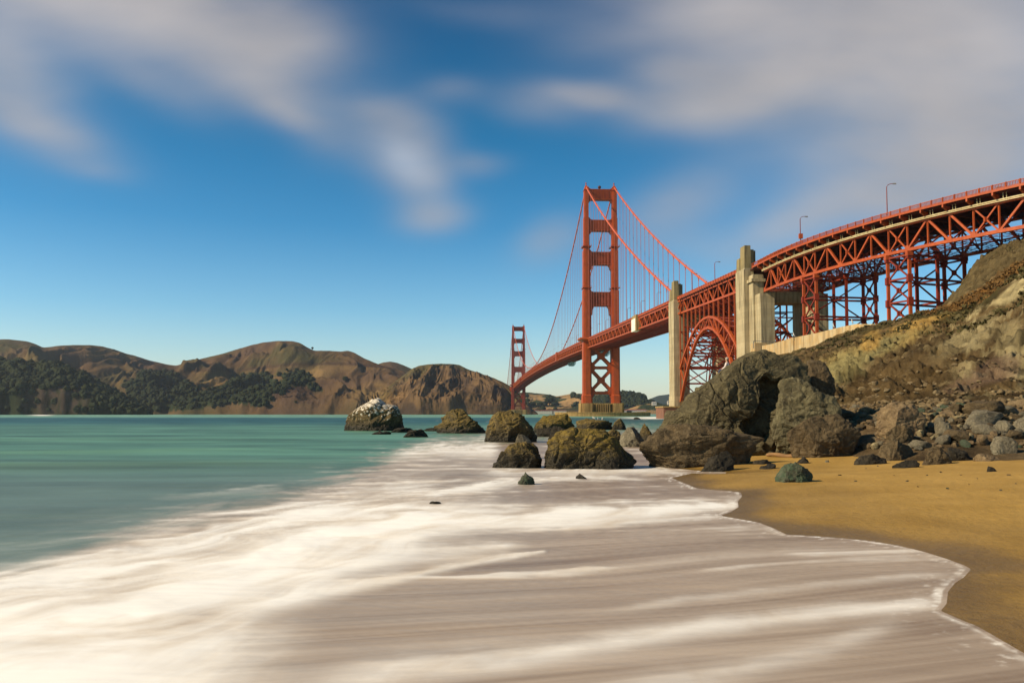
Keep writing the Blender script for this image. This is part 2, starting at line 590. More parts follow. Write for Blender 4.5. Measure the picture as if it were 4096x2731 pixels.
def water_material():
    m, g, b = new_mat('sea_water')
    geo = g.n('ShaderNodeNewGeometry').outputs['Position']
    seac = g.n('ShaderNodeAttribute', attribute_name='sea').outputs['Color']
    wash = g.n('ShaderNodeAttribute', attribute_name='wash').outputs['Fac']
    foam = g.n('ShaderNodeAttribute', attribute_name='foam').outputs['Fac']
    strk = g.n('ShaderNodeAttribute', attribute_name='streak').outputs['Fac']
    c_wash = g.mix(strk, (0.215, 0.150, 0.102), (0.58, 0.475, 0.37))
    c = g.mix(wash, seac, c_wash)
    mot = g.n('ShaderNodeAttribute', attribute_name='billow_light').outputs['Fac']
    c = g.mix(foam, c, g.mix(mot, (0.66, 0.54, 0.40), (0.97, 0.95, 0.90)))  # light painted into the foam: white for lit billows, beige for shaded ones
    g.link(c, b.inputs['Base Color'])
    r = g.math('MULTIPLY_ADD', wash, -0.08, 0.50)
    r = g.math('MULTIPLY_ADD', foam, 0.4, r)
    g.link(r, b.inputs['Roughness'])
    b.inputs['Specular IOR Level'].default_value = 0.22
    mp = g.n('ShaderNodeMapping', {'Vector': geo, 'Scale': (0.25, 0.9, 1)}).outputs[0]
    n = noise_tex(g, mp, 0.5, 4, 0.55)
    bp = g.n('ShaderNodeBump', {'Height': n, 'Strength': 0.35, 'Distance': 0.5})
    g.link(bp.outputs[0], b.inputs['Normal'])
    return m


def build_water():
    us = np.concatenate([np.tan(np.radians(np.linspace(-84, -35, 24))), np.linspace(-0.70, 0.70, 760), np.tan(np.radians(np.linspace(36, 84, 24)))])
    Ds = np.concatenate([np.geomspace(-60, -1.5, 10), [0.0], np.linspace(1.5, 6.2, 14), 4935.0 / np.linspace(760, 14, 320), 4935.0 / np.linspace(13.4, 1.5, 44), np.geomspace(3600, 30000, 14)])
    U, D = np.meshgrid(us, Ds)
    X = U * np.maximum(np.abs(D), 6.0); Y = D
    P = np.stack([X, Y, np.zeros_like(X)], -1)
    u, v = survey(P)
    front = Y > 4
    v = np.where(front, v, 1700.0); u = np.where(front, u, 1176 + X * 120)
    sdv = shore_dist(X, Y)
    # domain-warped noise fields on the water surface
    nA = fbm(X * 0.12, Y * 0.10, X * 0, 4)
    nB = fbm(X * 0.5 + nA * 2, Y * 0.5, X * 0 + 5, 4)
    nC = fbm(X * 1.3 + nB * 1.5, Y * 1.7, X * 0 + 9, 4)
    ca, sa = math.cos(math.radians(15)), math.sin(math.radians(15))
    al = X * ca + Y * sa; ac = -X * sa + Y * ca
    w1 = fbm(X * 0.08, Y * 0.10, X * 0 + 2, 2) * 1.2
    ac = ac + w1
    s1 = fbm(al * 0.07, ac * 1.1, X * 0 + 1, 4, gain=0.6)
    s2 = fbm(al * 0.18, ac * 4.5, X * 0 + 4, 4, gain=0.6)
    s3 = fbm(al * 0.12, ac * 11.0, X * 0 + 14, 3, gain=0.6)
    fine = smooth(70, 18, D)
    streak = 0.48 + 0.62 * s1 + (0.38 * s2 + 0.20 * s3) * fine
    # billows of churned foam, drawn out along the run of the waves
    ba, bs = math.cos(math.radians(62)), math.sin(math.radians(62))
    bl_ = X * ba + Y * bs; bc_ = -X * bs + Y * ba
    wq = fbm(X * 0.25, Y * 0.25, X * 0 + 41, 3)
    bil = fbm(bl_ * 0.22 + wq, bc_ * 0.75 + wq * 1.5, X * 0 + 31, 6, gain=0.58)
    bil2 = ridged(bl_ * 0.35 + wq, bc_ * 1.2 + wq, X * 0 + 37, 4)
    billow_light = np.clip(0.86 + 1.25 * bil + 0.22 * (bil2 - 0.4), 0, 1)
    # open-sea colour: green shallows near the far shore, deep teal, greener in close
    dk = np.array([0.028, 0.095, 0.095]); gr = np.array([0.088, 0.205, 0.145]); lt = np.array([0.160, 0.31, 0.21]); bl = np.array([0.115, 0.165, 0.150])
    nf = fbm(X / 170.0, Y / 60.0, X * 0 + 7, 4)
    nn = fbm(X / 30.0, Y / 7.0, X * 0 + 3, 4)
    ld = np.log(np.maximum(Y, 3.0)) + nf * 0.10
    t_far = smooth(math.log(470), math.log(640), ld)
    t_mid = smooth(math.log(150), math.log(260), ld)
    t_near = smooth(math.log(60), math.log(26), np.log(np.maximum(Y, 3.0)) + nn * 0.12)
    sea = gr + (dk - gr) * t_mid[..., None]
    sea = sea + (lt - sea) * t_far[..., None]
    sea = sea + (bl - sea) * (t_near * 0.85)[..., None]
    band = (np.exp(-((v - 1068 + 0.012 * (u - 400)) / 9.0) ** 2) + 0.6 * np.exp(-((v - 1036 + 0.012 * (u - 400)) / 5.0) ** 2) + 0.5 * np.exp(-((v - 1010) / 4.0) ** 2)) * smooth(900, 250, u)
    sea = sea * (1 + 0.95 * nn * smooth(12, 40, D) + 0.5 * fbm(X / 9.0, Y / 2.6, X * 0 + 13, 4) * smooth(10, 20, D) * smooth(200, 60, D))[..., None] + (gr * np.array([0.5, 0.35, 0.05]))[None, None, :] * np.clip(band * (1 + 1.2 * nn), 0, 1)[..., None]
    caps = smooth(0.42, 0.62, fbm(X / 16.0, Y / 42.0, X * 0 + 11, 4) + 0.06) * t_far
    # surf
    vup = interp(u, [(-400, 1440), (0, 1318), (150, 1268), (330, 1208), (520, 1166), (700, 1128), (800, 1092), (880, 1052), (960, 1022), (1040, 1006), (1130, 998), (1500, 990)])
    warp = 34 * bil + 10 * nB * smooth(300, 8, D) + 7 * nC
    edge = v + warp - vup
    hb = smooth(-14, 44, edge + 22 * s1)
    washm = smooth(-22, 30, edge + 14 * nB)
    near_shore = smooth(-9.0, -3.0, sdv) * (D < 60)
    washm = np.maximum(washm, near_shore * 0.9)

    def bandf(pts, hw, amp, wu=None):
        vc = interp(u, pts); h = interp(u, hw)
        b_ = amp * np.exp(-((v + warp * 0.45 - vc) / h) ** 2)
        if wu: b_ = b_ * smooth(wu[0], wu[0] + wu[2], u) * smooth(wu[1], wu[1] - wu[3], u)
        return b_

    F = np.zeros_like(X)
    F += bandf([(-300, 1560), (0, 1450), (300, 1360), (600, 1268), (900, 1190), (1100, 1130), (1300, 1090)],
               [(-300, 190), (0, 150), (300, 120), (600, 98), (900, 76), (1050, 58), (1200, 40)], 1.75, (-3000, 1230, 1, 480))
    F = F * (0.80 + 1.1 * bil)
    F += smooth(1380, 1500, v + warp) * smooth(800, 420, u + (v - 1450) * 0.6) * 1.15
    F += bandf([(900, 1046), (1000, 1030), (1100, 1030), (1300, 1040)], [(900, 14), (1100, 22)], 0.95, (860, 1160, 90, 40))
    F += bandf([(1100, 1088), (1250, 1085), (1500, 1079), (1560, 1084)], [(1100, 10), (1500, 7)], 0.7, (1080, 1600, 90, 60))
    F += bandf([(900, 1150), (1150, 1112), (1340, 1096), (1500, 1100), (1700, 1108)], [(900, 10), (1700, 4)], 0.75, (1000, 1560, 120, 200))
    F += bandf([(800, 1230), (1000, 1203), (1300, 1187), (1500, 1176), (1690, 1158)], [(800, 40), (1200, 22), (1500, 13), (1690, 8)], 1.15, (700, 1700, 200, 14))
    F += bandf([(1200, 1215), (1450, 1200), (1650, 1187)], [(1200, 9), (1650, 6)], 0.55, (1100, 1680, 200, 60))
    F += bandf([(560, 1400), (750, 1362), (1000, 1308), (1150, 1278), (1255, 1264)], [(560, 26), (900, 12), (1250, 5)], 0.95, (430, 1262, 200, 14))
    F += bandf([(560, 1340), (800, 1296), (1000, 1272), (1200, 1252)], [(560, 40), (1000, 20), (1200, 12)], 0.65, (300, 1240, 200, 90))
    F += bandf([(600, 1600), (1000, 1532), (1300, 1492), (1600, 1448), (1800, 1420), (2000, 1400), (2150, 1385)], [(600, 60), (1000, 36), (1500, 24), (2150, 15)], 0.62, (520, 2170, 500, 60))
    F += bandf([(1300, 1620), (1600, 1560), (1900, 1490), (2050, 1440)], [(1300, 40), (2050, 22)], 0.34, (1200, 2120, 300, 150))
    F += bandf([(1300, 1415), (1600, 1375), (1900, 1340), (2150, 1318)], [(1300, 10), (2150, 8)], 0.30, (1250, 2200, 300, 60))
    F += bandf([(1200, 1330), (1500, 1290), (1800, 1265), (2000, 1262)], [(1200, 12), (2000, 6)], 0.12, (1150, 2050, 300, 60))
    # thin foam wisps outside the surf line
    F += smooth(0.10, 0.55, s1 * 0.9 + nB * 0.7) * smooth(-75, -5, edge) * 0.50 * (v < 1330)
    F += bandf([(360, 1142), (520, 1132), (640, 1124)], [(360, 6), (640, 8)], 0.45, (330, 680, 80, 80))
    tex = fbm(al * 0.35 + nB, ac * 1.3, X * 0 + 21, 5, gain=0.6)
    core = smooth(0.5, 1.0, F)
    F = F * ((0.58 + 0.50 * streak + 0.25 * nC + 0.55 * tex) * (1 - core) + (0.95 + 0.5 * bil + 0.12 * (streak - 0.5)) * core)
    F = F * np.maximum(hb, 0.0) + F * (1 - hb) * 0.35
    # lacy edge of the swash
    ed = -sdv
    lace = smooth(0.0, 0.03, ed) * smooth(0.20, 0.02, ed + 0.12 * nC + 0.07 * nB) * (Y < 40) * np.clip(0.45 + 0.9 * fbm(X * 6, Y * 6, X * 0 + 6, 3) + 1.3 * fbm(X * 0.9, Y * 0.9, X * 0 + 19, 2), 0, 1)
    F = np.maximum(F, lace * 0.7)
    F += smooth(0.12, 0.5, fbm(X * 5, Y * 5, X * 0 + 16, 4)) * smooth(0.9, 0.05, ed) * 0.55 * (Y < 40)
    # far white water near the fort and around the rocks
    F += caps * 0.55
    F += np.exp(-(((u - 1500) / 55) ** 2 + ((v - 959.5) / 2.2) ** 2)) * 1.2
    F += np.exp(-(((u - 95) / 22) ** 2 + ((v - 952.5) / 2.0) ** 2)) * 1.0
    F = 1 - np.exp(-1.9 * np.clip(F, 0, 3) ** 1.25)
    # thin glassy strip by the lower right: darker, sand shows through
    thin = smooth(1780, 2080, u + (v - 1480) * 1.3) * smooth(1400, 1440, v) * smooth(-3.5, -0.4, sdv)
    streak = np.clip(streak - 0.22 * thin - 0.18 * smooth(1170, 1130, v) * smooth(950, 1050, u), 0, 1)
    # gentle relief of the surf
    Z = 0.0 + 0.045 * F * hb * smooth(5, 9, D) * smooth(80, 30, D) * (0.6 + 0.8 * nB) * smooth(-0.2, -3.0, sdv)
    for vc_, wd_, am_ in ((1068, 11, 0.17), (1036, 6, 0.13), (1112, 12, 0.09), (1010, 4, 0.15), (1165, 16, 0.06)):
        vv_ = v - vc_ - 10 * fbm(X * 0.05, Y * 0.05, X * 0 + vc_, 2) + 0.012 * (u - 400)
        Z += am_ * np.exp(-(vv_ / wd_) ** 2) * smooth(950, 500, u) * (D < 110) * (0.7 + 0.8 * nn) * (1 - hb)
    Z += 0.004
    V = np.stack([X, Y, Z], -1).reshape(-1, 3)
    seac = np.clip(sea, 0.004, 1).reshape(-1, 3)
    o = np_mesh('sea_water', V, grid_faces(*X.shape), water_material(),
                {'sea': seac, 'wash': np.clip(washm, 0, 1).ravel(), 'foam': F.ravel(), 'streak': np.clip(streak, 0, 1).ravel(), 'billow_light': billow_light.ravel()})
    tag(o, kind='structure')


build_water()


# ------------------------------------------------------------------ far hills
def hill_material(name, rough=0.95, bump=6.0, sc=0.02):
    m, g, b = new_mat(name)
    geo = g.n('ShaderNodeNewGeometry').outputs['Position']
    c = g.n('ShaderNodeAttribute', attribute_name='albedo').outputs['Color']
    n = noise_tex(g, geo, sc, 6, 0.65)
    n2_ = noise_tex(g, geo, sc * 6, 4, 0.7)
    c = g.mix(g.ramp(n, [(0.35, 0.0), (0.65, 0.55)]), c, g.mix(1.0, c, (0.62, 0.62, 0.55), 'MULTIPLY'))
    c = g.mix(g.ramp(n2_, [(0.52, 0.0), (0.72, 0.6)]), c, g.mix(1.0, c, (0.5, 0.55, 0.5), 'MULTIPLY'))
    g.link(c, b.inputs['Base Color'])
    b.inputs['Roughness'].default_value = rough
    b.inputs['Specular IOR Level'].default_value = 0.05
    h = g.math('ADD', n, g.math('MULTIPLY', n2_, 0.3))
    bp = g.n('ShaderNodeBump', {'Height': h, 'Strength': 0.8, 'Distance': bump})
    g.link(bp.outputs[0], b.inputs['Normal'])
    return m


M['hill'] = hill_material('dry_hillside')
HILLS = {}  # surveyed hill surfaces, kept for planting


def build_hill(name, ridge, Dr, Dsh, colf, cliff=0.12, pw=1.2, gl=170.0, ga=0.12, big=0.0, biglen=500., seed=0.0, nc=500, nr=90, back=0.6):
    rp = [at_depth(u, v, interp(u, Dr) if isinstance(Dr, list) else Dr) for u, v in ridge]
    az = np.array([p[0] / p[1] for p in rp]); zr = np.array([p[2] for p in rp]); dr = np.array([p[1] for p in rp])
    A = np.linspace(az[0], az[-1], nc)
    # smooth curve through the surveyed ridge points
    zr_i = np.interp(A, az, zr); dr_i = np.interp(A, az, dr)
    ker = np.hanning(9); ker /= ker.sum()
    zr_i = np.convolve(np.pad(zr_i, 4, 'edge'), ker, 'valid')
    uA = A * FPX + 1176
    ds_i = interp(uA, Dsh) if isinstance(Dsh, list) else np.full(nc, float(Dsh))
    ds_i = ds_i + 60 * fbm(uA / 70.0 + seed, uA * 0, uA * 0, 2) * min(1.0, (dr_i[0] - ds_i[0]) / 300)
    q = np.concatenate([np.linspace(0, 1, nr), np.linspace(1, 1 + back, nr // 5)[1:]])
    Aq, Q = np.meshgrid(A, q)
    zr2 = zr_i[None, :]; D = ds_i[None, :] + (dr_i - ds_i)[None, :] * Q
    X = Aq * D; Y = D
    qq = np.minimum(Q, 1)
    prof = cliff * smooth(0, 0.07, qq) + (1 - cliff) * qq ** pw
    Z = zr2 * prof
    env = np.clip(4 * qq * (1 - qq), 0, 1) ** 0.7
    wx = fbm(X / 300, Y / 300, X * 0 + seed, 3) * 1.5
    down = (Q * (dr_i - ds_i)[None, :])
    r = ridged(X / gl + wx, down / (gl * 3.2), X * 0 + seed, 4)
    Z += zr2 * ga * env * (r - 0.45)
    if big:
        rb = ridged(X / biglen + 0.5 * wx + down / biglen * 0.45, down / (biglen * 2.2), X * 0 + seed + 3, 2)
        Z += zr2 * big * env * smooth(1.0, 0.55, qq) * (rb - 0.4)
    Z += fbm(X / 25, Y / 25, X * 0 + seed, 3) * 2.5 * env + fbm(X / 60, Y / 60, X * 0 + seed, 3) * 1.6
    Z += smooth(0.0, 0.05, qq) * smooth(0.40, 0.10, qq) * (ridged(X / 55 + wx, Y / 60, X * 0 + seed, 4) - 0.35) * np.minimum(zr2 * 0.14, 18)
    Z -= np.where(Q > 1, (Q - 1) * zr2 * 1.1, 0)
    Z = np.where(Q <= 0.001, -3.0, np.maximum(Z, -3.0))
    P = np.stack([X, Y, Z], -1)
    # side skirts drop to sea level
    P[:, 0, 2] = np.minimum(P[:, 0, 2], -3) if zr_i[0] < 25 else P[:, 0, 2]
    P[:, -1, 2] = np.minimum(P[:, -1, 2], -3) if zr_i[-1] < 25 else P[:, -1, 2]
    u, v = survey(P)
    N = np.cross(np.gradient(P, axis=1), np.gradient(P, axis=0)); N /= np.linalg.norm(N, axis=2)[..., None] + 1e-9
    col = colf(u, v, P, np.abs(N[..., 2]), r, qq)
    o = np_mesh(name, P.reshape(-1, 3), grid_faces(*X.shape), M['hill'], {'albedo': col.reshape(-1, 3)})
    tag(o, kind='structure')
    HILLS[name] = (P, u, v, Q)
    return o


def mixc(a, b, t):
    return a + (b - a) * np.clip(t, 0, 1)[..., None]


BROWN = np.array([0.112, 0.068, 0.035]); OLIVE = np.array([0.062, 0.058, 0.024]); TAN = np.array([0.29, 0.185, 0.078]); DARKR = np.array([0.052, 0.036, 0.026])
WINE = np.array([0.078, 0.048, 0.034]); WOOD = np.array([0.022, 0.030, 0.013])


def col_main(u, v, P, nz, r, q):
    n = fbm(P[..., 0] / 420, P[..., 1] / 420, P[..., 2] / 200, 4)
    n2_ = fbm(P[..., 0] / 90, P[..., 1] / 120, P[..., 2] / 60 + 4, 4)
    c = mixc(BROWN, OLIVE, smooth(-0.15, 0.3, n + 0.3 * n2_))
    c = mixc(c, WINE, smooth(0.0, 0.4, -n + 0.5 * n2_))
    c = mixc(c, TAN * 0.62, smooth(0.18, 0.5, n2_ + 0.3 * (r - 0.4)) * 0.7)
    lowz = smooth(70, 15, P[..., 2])
    c = mixc(c, np.array([0.105, 0.068, 0.038]), lowz * 0.6 * smooth(-0.3, 0.3, n2_))
    for (cu, cv, ru, rv, k) in [(505, 875, 40, 14, .9), (880, 886, 38, 12, .9), (690, 862, 60, 9, .7), (720, 852, 50, 6, .6), (860, 915, 50, 18, .6), (790, 845, 80, 10, .45),
                               (240, 812, 60, 12, .45), (270, 850, 30, 12, .5), (60, 818, 40, 10, .5), (545, 905, 25, 20, .4), (840, 905, 60, 16, .5)]:
        g = np.exp(-(((u - cu) / ru) ** 2 + ((v - cv) / rv) ** 2)) * k
        c = mixc(c, TAN * 0.85, g * smooth(-0.25, 0.25, n2_ + 0.15))
    # coast road bench cut across the slope
    zz = P[..., 2] - 150 - 10 * np.sin(P[..., 0] / 140.)
    road = np.exp(-(zz / 3.2) ** 2) * (u > 430) * (u < 925)
    c = mixc(c, np.array([0.06, 0.035, 0.024]), np.exp(-((zz - 9) / 6.0) ** 2) * (u > 430) * (u < 925) * 0.8)
    c = mixc(c, TAN * 0.6, road * 0.55)
    wood = smooth(0.0, 1.0, wood_mask(u, v))
    return mixc(c, WOOD * 1.2, wood)


def col_prom(u, v, P, nz, r, q):
    n = fbm(P[..., 0] / 60, P[..., 1] / 60, P[..., 2] / 35, 5)
    n2_ = fbm(P[..., 0] / 200, P[..., 1] / 200, P[..., 2] / 90 + 4, 3)
    c = mixc(np.array([0.150, 0.092, 0.046]), np.array([0.062, 0.042, 0.030]), smooth(-0.15, 0.3, n))
    c = mixc(c, OLIVE * 1.5, smooth(0.1, 0.5, n2_ + (q - 0.6)) * 0.6)
    c = mixc(c, np.array([0.26, 0.145, 0.05]), np.exp(-(((u - 880) / 45) ** 2 + ((v - 912) / 18) ** 2)) * 0.8)
    c = mixc(c, OLIVE * 1.3, smooth(930, 890, u + (v - 880) * 0.6) * 0.6)
    return c


def col_wood(u, v, P, nz, r, q):
    n = fbm(P[..., 0] / 50, P[..., 1] / 50, P[..., 2] / 30, 4)
    c = np.broadcast_to(WOOD, P.shape).copy()
    rockz = smooth(-0.15, 0.25, fbm((P[..., 0] + P[..., 1]) / 16, (P[..., 0] - P[..., 1]) / 70, P[..., 2] / 20, 4) + 0.12) * np.exp(-(((u - 130) / 75) ** 4 + ((v - 915) / 36) ** 4))
    return mixc(c, np.array([0.085, 0.058, 0.044]), rockz)


def col_tan(u, v, P, nz, r, q):
    n = fbm(P[..., 0] / 220, P[..., 1] / 220, P[..., 2] / 90, 5)
    c = mixc(np.array([0.36, 0.225, 0.10]), np.array([0.20, 0.13, 0.06]), smooth(-0.1, 0.3, n))
    return mixc(c, WOOD * 1.6, smooth(0.10, 0.2, fbm(P[..., 0] / 110, P[..., 1] / 130, P[..., 2] / 40 + 9, 4) + 0.10 * smooth(60, 10, P[..., 2])))


def col_dark(u, v, P, nz, r, q):
    n = fbm(P[..., 0] / 80, P[..., 1] / 80, P[..., 2] / 50, 4)
    c = mixc(np.array([0.045, 0.05, 0.026]), np.array([0.030, 0.036, 0.02]), smooth(-0.2, 0.3, n))
    return mixc(c, TAN * 0.8, smooth(22, 6, P[..., 2]) * smooth(-0.2, 0.3, n) * 0.6)


def col_blue(u, v, P, nz, r, q):
    n = fbm(P[..., 0] / 150, P[..., 1] / 150, P[..., 2] / 50, 4)
    c = mixc(np.array([0.045, 0.06, 0.05]), np.array([0.03, 0.042, 0.038]), smooth(-0.2, 0.3, n))
    return mixc(c, np.array([0.25, 0.22, 0.2]), smooth(0.3, 0.45, n) * 0.5)


def poly_mask(u, v, poly):
    inside = np.zeros(u.shape, bool)
    for i in range(len(poly)):
        x1, y1 = poly[i - 1]; x2, y2 = poly[i]
        c = ((y1 > v) != (y2 > v))
        xi = (x2 - x1) * (v - y1) / (y2 - y1 + 1e-12) + x1
        inside ^= c & (u < xi)
    return inside


WOODS = [[(285, 880), (330, 852), (390, 850), (425, 872), (450, 893), (475, 898), (520, 880), (560, 862), (600, 858), (625, 862), (632, 880), (622, 905), (600, 930), (520, 925), (470, 938), (400, 942), (330, 945), (300, 930)],
         [(620, 905), (625, 880), (655, 868), (680, 856), (712, 862), (722, 882), (745, 897), (730, 900), (700, 888), (672, 885), (650, 900)],
         [(575, 935), (578, 905), (615, 900), (632, 915), (610, 932)]]


def wood_mask(u, v):
    n = pnoise(u / 9.0, v / 7.0, u * 0) * 5
    m = np.zeros(u.shape)
    for p in WOODS: m = np.maximum(m, poly_mask(u + n, v + n, p).astype(float))
    return m


build_hill('hills_main', [(-900, 905), (-700, 860), (-520, 815), (-400, 790), (-260, 795), (-150, 782), (-40, 780), (0, 779), (20, 779), (45, 782), (65, 784), (82, 790), (98, 798), (112, 797), (130, 794), (170, 792), (205, 792), (235, 795), (262, 802),
                          (290, 812), (320, 820), (350, 829), (385, 837), (405, 839), (430, 833), (460, 824), (500, 815), (535, 805), (575, 793), (605, 786), (640, 783), (672, 783), (690, 788),
                          (705, 797), (722, 805), (760, 806), (785, 807), (800, 805), (815, 810), (835, 822), (858, 832), (880, 840), (905, 846), (925, 852), (945, 862), (975, 876), (1010, 900), (1040, 930), (1060, 948)],
           [(-900, 3300), (200, 3300), (400, 3500), (650, 3000), (800, 2850), (950, 2700), (1060, 2500)], [(-900, 2350), (300, 2350), (560, 2200), (800, 2120), (1060, 2150)],
           col_main, cliff=0.11, pw=1.15, gl=140, ga=0.24, big=0.46, biglen=420, seed=1.7, nc=1050, nr=120)
build_hill('hills_back', [(840, 850), (862, 838), (880, 832), (897, 830), (912, 833), (930, 840), (948, 848), (975, 870), (1000, 900)], 3900, 3300, col_main, cliff=0.05, ga=0.05, seed=5.1, nc=120, nr=40)
build_hill('hills_headland', [(-600, 945), (-450, 880), (-330, 830), (-200, 812), (-60, 822), (0, 827), (18, 829), (35, 828), (52, 833), (68, 838), (85, 842), (110, 838), (135, 838), (160, 846), (180, 856), (205, 872), (230, 886), (258, 900),
                              (285, 914), (310, 928), (328, 940), (342, 950)], 2130, 1880, col_wood, cliff=0.35, pw=0.85, gl=70, ga=0.12, seed=8.2, nc=300, nr=60)
build_hill('hills_promontory', [(838, 935), (860, 914), (885, 895), (905, 878), (925, 862), (945, 848), (962, 840), (985, 836), (1010, 835), (1040, 836), (1055, 838), (1070, 846), (1090, 853), (1110, 860), (1135, 868),
                                (1155, 877), (1172, 886), (1186, 896), (1198, 910), (1210, 925), (1222, 938), (1236, 949)],
           [(838, 2350), (985, 2330), (1172, 2240), (1236, 2150)], [(838, 2120), (985, 2060), (1100, 2090), (1172, 2110), (1236, 2110)], col_prom, cliff=0.07, pw=0.62, gl=70, ga=0.30, big=0.26, biglen=190, seed=12.4, nc=520, nr=110)
build_hill('hills_tan', [(1150, 915), (1200, 900), (1215, 901), (1235, 903), (1262, 906), (1278, 910), (1290, 908), (1310, 904), (1345, 903), (1375, 905), (1400, 909), (1425, 915), (1460, 935), (1480, 949)],
           3900, 3250, col_tan, cliff=0.08, ga=0.16, gl=180, big=0.15, biglen=320, seed=15.5, nc=260, nr=60)
build_hill('hills_wooded', [(1330, 946), (1360, 915), (1385, 907), (1400, 903), (1420, 902), (1436, 905), (1450, 905), (1464, 907), (1476, 912), (1488, 919), (1498, 927), (1520, 934), (1560, 938), (1640, 945)],
           3600, 3150, col_dark, cliff=0.1, ga=0.10, seed=21.5, nc=200, nr=50)
build_hill('hills_bluff', [(1425, 948), (1445, 938), (1465, 931), (1490, 927), (1515, 928), (1545, 929), (1600, 932), (1700, 940)], 3050, 2900, col_tan, cliff=0.1, ga=0.1, seed=25.5, nc=120, nr=30)
build_hill('hills_distant', [(1440, 940), (1480, 920), (1500, 913), (1512, 908), (1530, 906), (1545, 904), (1600, 900), (1680, 910), (1760, 925), (1900, 945)], 6500, 5200, col_blue, cliff=0.05, ga=0.08, gl=300, seed=31.5, nc=140, nr=40)
build_hill('hills_east', [(1180, 946), (1240, 940), (1300, 938), (1400, 940), (1480, 942), (1560, 946)], 3150, 3000, col_dark, cliff=0.05, ga=0.05, seed=35.5, nc=120, nr=20)


def pick(name, u0, v0):
    P, u, v, Q = HILLS[name]
    d = (u - u0) ** 2 + (v - v0) ** 2 + np.where(Q > 1, 1e6, 0)
    i = np.unravel_index(np.argmin(d), d.shape)
    return P[i]


# trees of the far shore
M['leaf'] = paint_mat('dark_evergreen_foliage', (0.030, 0.038, 0.015), (0.017, 0.024, 0.011), 0.9, 0.12)
M['leaf'].node_tree.nodes['Principled BSDF'].inputs['Specular IOR Level'].default_value = 0.1
M['bark'] = paint_mat('tree_bark', (0.09, 0.06, 0.04), (0.06, 0.04, 0.03), 0.95)


def crown_blob(c, r, h, seed):
    V, F = ico(3)
    n = pnoise(V[:, 0] * 1.8 + seed, V[:, 1] * 1.8, V[:, 2] * 1.8 + seed) * 0.55 + pnoise(V[:, 0] * 4.5 + seed, V[:, 1] * 4.5, V[:, 2] * 4.5) * 0.35
    W = V * (1 + n)[:, None]
    return np.array(c) + W * np.array([r, r, h]), F


def forest(name, label, spots):
    Vs = []; Fs = []; o = 0
    for i, (p, r, h) in enumerate(spots):
        Vv, Ff = crown_blob((p[0], p[1], p[2] + h * 0.55), r, h, i * 3.71)
        Vs.append(Vv); Fs.append(Ff + o); o += len(Vv)
    ob = np_mesh(name, np.vstack(Vs), np.vstack(Fs), M['leaf'], smooth_=True)
    tag(ob, label, 'woodland', kind='stuff')


def sample(name, fn, n, rmin, rmax):
    P, u, v, Q = HILLS[name]
    ok = (Q > 0.0) & (Q <= 1.0) & (P[..., 2] > 1) & fn(u, v)
    idx = np.argwhere(ok)
    if len(idx) == 0: return []
    wgt = P[..., 1][ok]
    ch = RNG.choice(len(idx), size=min(n, len(idx)), replace=False)
    res = []
    for k in ch:
        p = P[tuple(idx[k])]
        r = RNG.uniform(rmin, rmax)
        res.append((p + RNG.normal(0, 2, 3) * np.array([1, 1, 0]), r, r * RNG.uniform(0.7, 1.05)))
    return res


forest('headland_woodland', 'dark mass of trees covering the low headland at the left edge of the far shore',
       sample('hills_headland', lambda u, v: (u > -600) & ~((np.abs(u - 130) < 75) & (v > 885) & (v < 946) & (pnoise(u / 9 + v / 9, v / 30, u * 0) > -0.02)), 2100, 5, 10))
forest('valley_woodland', 'belt of dark evergreen trees filling the valley between the brown hills',
       sample('hills_main', lambda u, v: wood_mask(u, v) > 0.5, 1800, 5, 9))
forest('island_woodland', 'dark trees covering the low rounded hill behind the tall red tower',
       sample('hills_wooded', lambda u, v: v < 935, 500, 7, 12))
forest('shore_woodland', 'clumps of dark trees dotted over the tan hills beyond the bridge',
       sample('hills_tan', lambda u, v: (pnoise(u / 16, v / 9, u * 0) > 0.25) & (v > 908), 55, 7, 13) + sample('hills_east', lambda u, v: (pnoise(u / 20, v / 20, u * 0) > 0.1), 26, 7, 12))


def make_tree():
    r = empty('evergreen_tree', (0, 0, 0))
    mb = MB(); mb.tube([(0, 0, -2), (0.3, 0, 5), (0, 0.2, 11)], [1.0, 0.8, 0.4], 7)
    for k in range(5):
        a = k * 1.3; mb.tube([(0, 0, 4 + k), (math.cos(a) * 4, math.sin(a) * 4, 8 + k)], [0.4, 0.15], 5)
    mb.build('trunk', M['bark'], r)
    Vs = []; Fs = []; o = 0
    for k in range(9):
        a = k * 2.4; rr = 3.4 if k else 0
        Vv, Ff = crown_blob((math.cos(a) * rr, math.sin(a) * rr, 9 + (k % 4) * 2.0), 4.4, 3.8, k * 5.5)
        Vs.append(Vv); Fs.append(Ff + o); o += len(Vv)
    np_mesh('crown', np.vstack(Vs), np.vstack(Fs), M['leaf'], parent=r, smooth_=False)
    return r


def copy_thing(o, parent=None):
    c = o.copy(); COL.objects.link(c); c.parent = parent
    for ch in list(o.children):
        copy_thing(ch, c)
    return c


